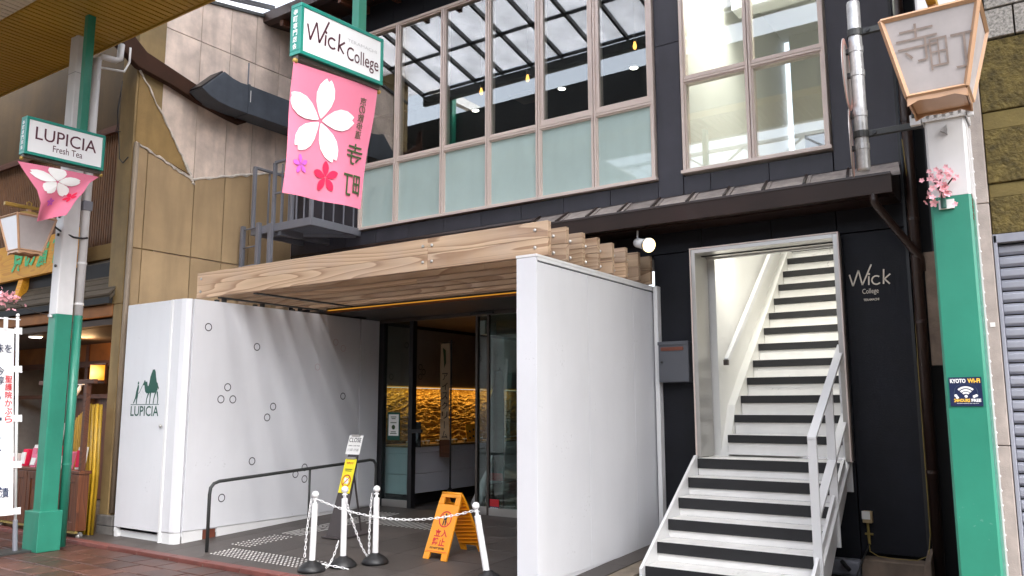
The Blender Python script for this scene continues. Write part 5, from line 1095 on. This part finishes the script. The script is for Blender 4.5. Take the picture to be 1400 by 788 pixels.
build('rim', q, 'red_wood', t); build('back_plate', MB().box(-11.12, -10.84, 6.062, 6.09, 1.95, 2.22), 'red_wood', t)
pl_ = bpy.data.lights.new('shop_lamp_light', 'POINT'); pl_.energy = 4; pl_.color = (1, .55, .2); pl_.shadow_soft_size = .1; po = bpy.data.objects.new('shop_lamp_light', pl_); COL.objects.link(po); po.location = (-11.1, 5.93, 2.08)
pl_ = bpy.data.lights.new('shop_ceiling_light', 'POINT'); pl_.energy = 5; pl_.color = (1, .6, .28); pl_.shadow_soft_size = .15; po = bpy.data.objects.new('shop_ceiling_light', pl_); COL.objects.link(po); po.location = (-13.0, 6.9, 2.6)
t = thing('shop_downlight', 'white oval downlight glowing under the wooden shop eave', 'downlight', (-13.2, 6.2, 2.72)); build('trim_ring', MB().lathe((-13.16, 6.22, 2.70), [(.10, 0), (.10, .02)], 16), 'white_trim', t); build('lens', MB().lathe((-13.16, 6.22, 2.692), [(.085, 0), (.085, .008)], 16), 'led_white', t)
t = thing('track_spot', 'small white track spotlight hanging inside the wooden shop beside the cart frame', 'spotlight', (-11.7, 6.2, 2.0)); box('track', -11.75, -11.62, 6.18, 6.22, 1.94, 1.97, 'white_trim', t); build('head', MB().tube([(-11.70, 6.2, 1.94), (-11.68, 6.17, 1.88), (-11.70, 6.12, 1.80)], [.014, .03, .038], 10), 'white_trim', t)
# sign board on the roof
yb = thing('roof_signboard', 'yellow wooden signboard with green brush characters on the plank roof', 'signboard', (-12.6, 6.0, 3.6))
build('board', MB().prism([(-14.4, 5.93, 3.55), (-11.62, 5.93, 3.60), (-11.62, 5.99, 4.20), (-14.4, 5.99, 4.15)], (0, .07, 0)), 'orange_board', yb, bev=.01)
for x in (-13.3, -12.0): build('foot', MB().prism([(x, 5.9, 3.25), (x+.14, 5.9, 3.25), (x+.14, 5.97, 3.60), (x, 5.97, 3.60)], (0, .12, 0)), 'orange_board', yb, bev=.006)
F = plane_fn((-13.55, 5.925, 3.62), Vector((1, 0, .018)), Vector((0, .1, 1)).normalized()); q = MB()
for i, c in enumerate('京の漬物店'): letter_mb(q, c, F, .05+i*.38, .06+.02*(i % 2), .32, .40, .045)
build('lettering', q, 'vivid_green_ink', yb)
# cart with goods, bamboo
ca = thing('display_cart', 'dark red wooden display cart with posts on small chrome casters', 'cart', (-11.2, 5.6, .1))
CX0, CX1, CY0, CY1 = -12.9, -10.26, 5.50, 5.66
box('top_board', CX0, CX1, CY0, CY1, .80, .84, 'red_wood', ca, bev=.006); box('bottom_strip', CX0, CX1, CY0-.006, CY0+.03, .09, .115, 'yellow_pipe', ca); box('body', CX0+.02, CX1-.02, CY0+.03, CY1-.02, .115, .80, 'red_wood', ca)
for a, b in ((-12.85, -12.2), (-12.2, -11.55), (-11.55, -10.9), (-10.9, -10.26)):
    q = MB(); q.box(a+.004, a+.09, CY0, CY0+.03, .12, .795); q.box(b-.09, b-.004, CY0, CY0+.03, .12, .795); q.box(a+.09, b-.09, CY0, CY0+.03, .12, .22); q.box(a+.09, b-.09, CY0, CY0+.03, .70, .795); build('panel_frame', q, 'red_wood', ca, bev=.004)
    for k in range(4): w_ = (b-a-.18)/4; box('panel_slat', a+.09+k*w_+.006, a+.09+(k+1)*w_-.006, CY0+.012, CY0+.03, .22, .70, 'red_wood', ca)
for x in (-11.32, CX1-.07): box('post', x, x+.06, CY0+.02, CY0+.08, .84, 1.92, 'dark_timber', ca, bev=.004)
box('crossbar', -11.5, -10.12, CY0+.025, CY0+.075, 1.92, 1.975, 'dark_timber', ca, bev=.004)
for x in (-12.3, -10.32): build('caster', MB().tube([(x, CY0+.08, .045), (x+.03, CY0+.08, .045)], .04, 12), 'stainless', ca, smooth=True); build('caster_fork', MB().box(x-.01, x+.04, CY0+.06, CY0+.10, .05, .095), 'stainless', ca)
rn = random.Random(4)
cloth_m = ['white_paper', 'red_print', 'white_paper', 'pink_cloth']
for i in range(9):
    x = -12.1+i*.19; loc = (x, 5.54+.05*(i % 3), .8405); t = thing('pickle_packet', ('upright', 'low', 'square', 'tall', 'small', 'tilted', 'rear', 'pale', 'last')[i]+' pink and white pickle packet on the wooden cart', 'packet', loc, 'packets on the display cart')
    hh = .16+.06*(i % 3); b_ = build('box', MB().prism([(x-.07, loc[1], .8405), (x+.07, loc[1], .8405), (x+.07, loc[1]+.04, .84+hh), (x-.07, loc[1]+.04, .84+hh)], (0, .06, 0)), cloth_m[i % 4], t, bev=.004)
    build('label', MB().prism([(x-.055, loc[1]+.006, .87), (x+.055, loc[1]+.006, .87), (x+.055, loc[1]+.026, .84+hh-.04), (x-.055, loc[1]+.026, .84+hh-.04)], (0, -.012, 0)), cloth_m[(i+1) % 4], t)
t = thing('price_tower', 'tall printed card with a round dish picture standing on the cart', 'card', (-11.08, 5.62, .84)); build('sheet', MB().prism([(-11.19, 5.60, .8405), (-10.98, 5.60, .8405), (-10.97, 5.64, 1.42), (-11.17, 5.64, 1.42)], (0, .012, 0)), 'white_paper', t); build('dish', MB().disc((-11.08, 5.624, 1.29), UX, UZ, .075, 0, 16), 'rust_brown', t); build('dish', MB().disc((-11.08, 5.622, 1.29), UX, UZ, .05, 0, 16), 'orange_board', t)
build('band', MB().prism([(-11.19, 5.585, .90), (-10.985, 5.585, .90), (-10.983, 5.60, 1.1), (-11.185, 5.60, 1.1)], (0, .006, 0)), 'pink_rim', t)
bf = thing('bamboo_fence', 'upright yellow bamboo fence between the cart and the tan pillar', 'fence', (-10.6, 5.8, 0))
for i in range(8):
    x = -10.66+i*.045; build('cane', MB().tube([(x, 5.74+.02*(i % 2), .02), (x+.01, 5.75+.02*(i % 2), .8), (x+.005, 5.74+.02*(i % 2), 1.65+.01*(i % 3))], [.021, .022, .02], 8), 'bamboo', bf, smooth=True)
bs_ = thing('bamboo_screen', 'arched screen of thin yellow bamboo strips behind the cart post', 'screen', (-11.2, 6.0, .7))
for i in range(18):
    x = -11.62+i*.047; top_ = 1.62-.55*((i/17-.8)/.8)**2*.6; build('strip', MB().box(x, x+.034, 6.0, 6.01, .62, top_), 'bamboo', bs_)
# nobori flag by the left post
nf_ = thing('shop_flag', 'tall white shop flag with red and navy brush characters on a white pole', 'flag', (-10.05, 4.7, 0))
FX = -10.05; py = lambda z: 4.72-.07*z
box('base_plate', -10.25, -9.9, 4.42, 4.83, .0, .022, 'dark_iron', nf_); build('socket', MB().tube([(FX, py(.02), .022), (FX, py(.36), .36)], .026, 10), 'steel_grey', nf_); build('pole', MB().tube([(FX, py(.3), .3), (FX, py(2.66), 2.66)], .017, 10), 'plastic_white', nf_, smooth=True)
build('top_bar', MB().tube([(FX, py(2.63)+.03, 2.63), (FX, py(2.63)-.62, 2.63)], .009, 6), 'plastic_white', nf_); build('finial', MB().ball((FX, py(2.66), 2.68), .022, 8), 'plastic_white', nf_, smooth=True)
def FF(a, z, d=0.): return Vector((FX+.008+d+.012*math.sin(a*11+z*2.2), py(z)-.035-a, z))
q = MB(); nu, nv = 8, 24; q.add([FF(.56*i/nu, .42+(2.52-.42)*j/nv) for j in range(nv+1) for i in range(nu+1)], [(j*(nu+1)+i, j*(nu+1)+i+1, (j+1)*(nu+1)+i+1, (j+1)*(nu+1)+i) for j in range(nv) for i in range(nu)]); build('cloth', q, 'flag_cloth', nf_, smooth=True)
for z in (2.50, 2.06, 1.50, .98, .46): build('loop', MB().prism([FF(.0, z-.035, .002), FF(-.085, z-.04, .004), FF(-.085, z+.04, .004), FF(.0, z+.035, .002)], (.004, 0, 0)), 'flag_cloth', nf_)
for a in (.1, .24, .38, .52): build('loop', MB().prism([FF(a-.025, 2.50, .002), FF(a+.025, 2.50, .002), FF(a+.025, 2.645, .002), FF(a-.025, 2.645, .002)], (.004, 0, 0)), 'flag_cloth', nf_)
fr_ = lambda a, z: FF(.56-a, z, .010)
q = MB(); column_text(q, '聖護院かぶら', fr_, .465, 1.995, .078, 1.16, .012); build('red_lettering', q, 'red_ink', nf_)
q = MB(); letter_mb(q, '味を', fr_, .345, 2.24, .19, .10, .004); column_text(q, '今淳', fr_, .365, 2.09, .09, 1.15, .004); column_text(q, '工木里', fr_, .165, 1.86, .27, 1.42, .01); letter_mb(q, '漬', fr_, .42, .62, .09, .11, .012); build('navy_lettering', q, 'navy_ink', nf_)

# ================================================================== RIGHT SIDE: gap, pipes, shuttered building
gp = thing('gap_cladding', 'dark metal cladding with a blue steel corner strip filling the gap at right', 'wall', (-.9, 9, 0))
box('back_sheet', -1.24, .6, 9.0, 9.1, 0, 8, 'dark_interior', gp); box('blue_strip', -1.232, -1.13, 8.72, 8.8, 3.95, 8, 'blue_steel', gp)
for i in range(7): box('rib', -1.06+i*.08, -1.02+i*.08, 8.90, 8.99, 3.1, 8, 'far_dark', gp)
box('pale_board', -1.10, -1.0, 8.60, 8.66, 2.0, 3.08, 'cement', gp)
t = thing('rain_pipe', 'brown vertical rain pipe in the dark gap beside the black building', 'pipe', (-1.17, 8.62, 0)); build('pipe', MB().tube([(-1.165, 8.60, 0), (-1.165, 8.60, 8)], .05, 14), 'brown_steel', t, smooth=True)
for z in (1.0, 2.4, 3.4, 4.4): build('band', MB().lathe((-1.165, 8.60, z), [(.055, 0), (.055, .03)], 14), 'brown_steel', t)
t = thing('plastic_bag', 'crumpled pale blue plastic bag in the dark gap at the foot of the post', 'bag', (-.82, 8.0, .0)); build('bag', MB().lathe((-.80, 8.0, .01), [(.12, 0), (.16, .06), (.13, .16), (.05, .24), (.03, .27)], 9), 'white_paint', t)
rb = thing('shutter_building', 'neighbouring stone building with a grey roller shutter at the right edge', 'building', (.6, 6.3, 0))
box('core', -.55, 3.5, 6.36, 9.5, 0, 9, 'cement', rb)
for z0, z1 in ((0, 1.36), (1.365, 2.96), (2.965, 4.02)): box('pilaster_block', -.575, -.379, 6.20, 6.36, z0, z1, 'pilaster_stone', rb, bev=.006)
box('notice', -.432, -.402, 6.196, 6.2, 2.13, 2.16, 'white_paper', rb)
box('shutter_rail', -.374, -.352, 6.21, 6.36, 0, 2.74, 'shutter_grey', rb, bev=.003)
s0 = None
for i in range(34):
    if s0 is None: s0 = build('shutter_slat', MB().prism([(-.351, 6.285, .004), (-.351, 6.262, .02), (-.351, 6.262, .058), (-.351, 6.285, .074), (-.351, 6.31, .074), (-.351, 6.31, .004)], (3.6, 0, 0)), 'shutter_grey', rb, bev=.004)
    else: inst(s0, (0, 0, i*.079))
box('shutter_head', -.374, 3.3, 6.21, 6.34, 2.69, 2.745, 'shutter_grey', rb)
for z0, z1, m, y in ((2.75, 3.0, 'olive_stone', 6.235), (3.0, 3.1, 'olive_band', 6.255), (3.1, 3.47, 'olive_stone', 6.235), (3.47, 3.60, 'olive_band', 6.25), (3.60, 4.10, 'olive_stone', 6.235)):
    for a, b in ((-.376, .55), (.55, 1.5), (1.5, 2.6)): box('stone_course', a+.002, b-.002, y, 6.36, z0+.002, z1-.002, m, rb, bev=.006)
for j, (z0, z1) in enumerate(((4.115, 4.315), (4.33, 4.53), (4.545, 4.745), (4.76, 4.96))):
    x = -.58-.17*(j % 2)
    while x < 2.4: box('granite_block', max(-.575, x)+.005, x+.435, 6.225, 6.36, z0, z1, 'speckled_granite', rb, bev=.004); x += .44

# ================================================================== ARCADE: pavement canopy, glazed roof strip, far side
cn = thing('pavement_canopy', 'ribbed gold metal canopy soffit over the pavement', 'canopy', (-5, 4, 6.2))
box('soffit', -26, 9, 4.15, 5.262, 6.215, 6.24, 'canopy_gold', cn); box('pale_shade_soffit', -26, -7.0, 2.2, 4.146, 6.215, 6.24, 'canopy_pale', cn); build('pale_fascia', MB().prism([(-6.99, 4.145, 6.2), (-6.99, 3.9, 6.32), (-6.99, 3.55, 6.62), (-6.99, 3.5, 6.62), (-6.99, 3.85, 6.36), (-6.99, 4.145, 6.25)], (16, 0, 0)), 'canopy_pale', cn)  # wide flat pale part at left is added out of view to shade the cabinet
q = MB(); q2 = MB()
for i in range(350): q.box(-26+i*.1, -26+i*.1+.082, 4.16, 5.25, 6.203, 6.2145); q2.box(-26+i*.1, -26+i*.1+.082, 2.2, 4.14, 6.203, 6.2145) if i < 190 else q2.hexa([(-26+i*.1, 4.14, 6.19), (-26+i*.1+.08, 4.14, 6.19), (-26+i*.1+.08, 3.55, 6.60), (-26+i*.1, 3.55, 6.60), (-26+i*.1, 4.14, 6.21), (-26+i*.1+.08, 4.14, 6.21), (-26+i*.1+.08, 3.55, 6.625), (-26+i*.1, 3.55, 6.625)])
build('rib', q, 'canopy_gold', cn, kind='stuff'); build('pale_rib', q2, 'canopy_pale', cn, kind='stuff')
box('edge_trim', -26, 9, 5.263, 5.285, 6.19, 6.30, 'canopy_gold', cn); box('upper_deck', -26, 9, 3.9, 5.26, 6.42, 6.5, 'dark_soffit', cn); box('rear_fascia', -26, 9, 5.27, 5.30, 6.302, 7.3, 'dark_iron', cn)
gr = thing('glazed_roof', 'translucent glazed roof strip with dark rafters above the set back shop front', 'roof', (-5, 6.8, 7.9))
def rz(y): return 7.80+(y-5.6)*.22
for i in range(-5, 26):
    x = -10.2+i*.64
    build('rafter', MB().prism([(x-.022, 5.5, rz(5.5)-.08), (x-.022, 8.6, rz(8.6)-.08), (x-.022, 8.6, rz(8.6)), (x-.022, 5.5, rz(5.5))], (.044, 0, 0)), 'black_frame', gr)
    for a, b in ((5.55, 6.5), (6.5, 7.5), (7.5, 8.6)):
        if i < 25: build('roof_pane', MB().prism([(x+.02, a, rz(a)+.004), (x+.62, a, rz(a)+.004), (x+.62, b-.01, rz(b)+.004), (x+.02, b-.01, rz(b)+.004)], (0, 0, .006)), 'roof_panel', gr)
for y in (5.55, 6.5, 7.5, 8.55): box('purlin', -10.2, 6, y-.02, y+.02, rz(y)-.07, rz(y)-.02, 'black_frame', gr)
box('edge_beam', -10.2, 9, 5.46, 5.54, 7.52, 7.70, 'dark_iron', gr)
for x in (-9.6, -4.9, -.2, 4.4): box('hanger', x-.06, x+.06, 5.32, 5.44, 6.5, 7.62, 'green_paint', gr)
# white lattice girders over the street
def girder(name, label, y, z, x0, x1):
    t = thing('lattice_girder', label, 'girder', (0, y, z), 'white girders over the street')
    box('chord', x0, x1, y-.05, y+.05, z, z+.08, 'white_trim', t); box('chord', x0, x1, y-.05, y+.05, z+.62, z+.70, 'white_trim', t); q = MB(); n = int((x1-x0)/.75)
    for i in range(n):
        a = x0+i*.75; b = a+.75; u, v = (z+.08, z+.62) if i % 2 else (z+.62, z+.08); q.hexa([(a, y-.03, u-.03), (a, y+.03, u-.03), (b, y+.03, v-.03), (b, y-.03, v-.03), (a, y-.03, u+.03), (a, y+.03, u+.03), (b, y+.03, v+.03), (b, y-.03, v+.03)])
    build('lacing', q, 'white_trim', t, kind='stuff')
girder('g', 'white lattice girder along the lower far edge of the street opening', -2.6, 7.55, -26, 9); girder('g', 'white lattice girder along the upper far edge of the street opening', -4.6, 9.2, -26, 9)
for i, x in enumerate((-24, -18, -12, -6, 0, 6)): 
    t = thing('cross_beam', 'white beam crossing the open street roof', 'beam', (x, -.4, 9.0), 'white beams crossing the street'); box('beam', x-.08, x+.08, -2.6, 3.4, 9.0, 9.2, 'white_trim', t)
fs_ = thing('opposite_building', 'plain building on the other side of the street behind the camera', 'building', (0, -9, 0))
box('wall', -30, 14, -9, -8.6, 0, 7.2, 'far_wall', fs_); box('canopy', -26, 9, -6, -4.2, 5.6, 5.8, 'canopy_pale', fs_)
for i in range(11): f_ = box('window', -28+i*4, -25.6+i*4, -8.62, -8.57, .3, 3.0, 'far_dark', fs_); box('window', -28+i*4, -25.6+i*4, -8.62, -8.57, 4.6, 6.0, 'far_dark', fs_)

rw = thing('row_building', 'plain dark fronted shop building further along the street past the pickle shop', 'building', (-24, 6.5, 0))
box('wall', -40, -17.02, 6.4, 9.5, 0, 9, 'far_wall', rw)
for i in range(4): box('shutter', -38.5+i*5.4, -34.2+i*5.4, 6.34, 6.39, .02, 2.6, 'shutter_grey', rw); box('awning', -38.8+i*5.4, -33.9+i*5.4, 5.9, 6.39, 2.75, 2.95, 'dark_soffit', rw); box('window', -38+i*5.4, -34.8+i*5.4, 6.36, 6.395, 4.2, 5.6, 'far_dark', rw)
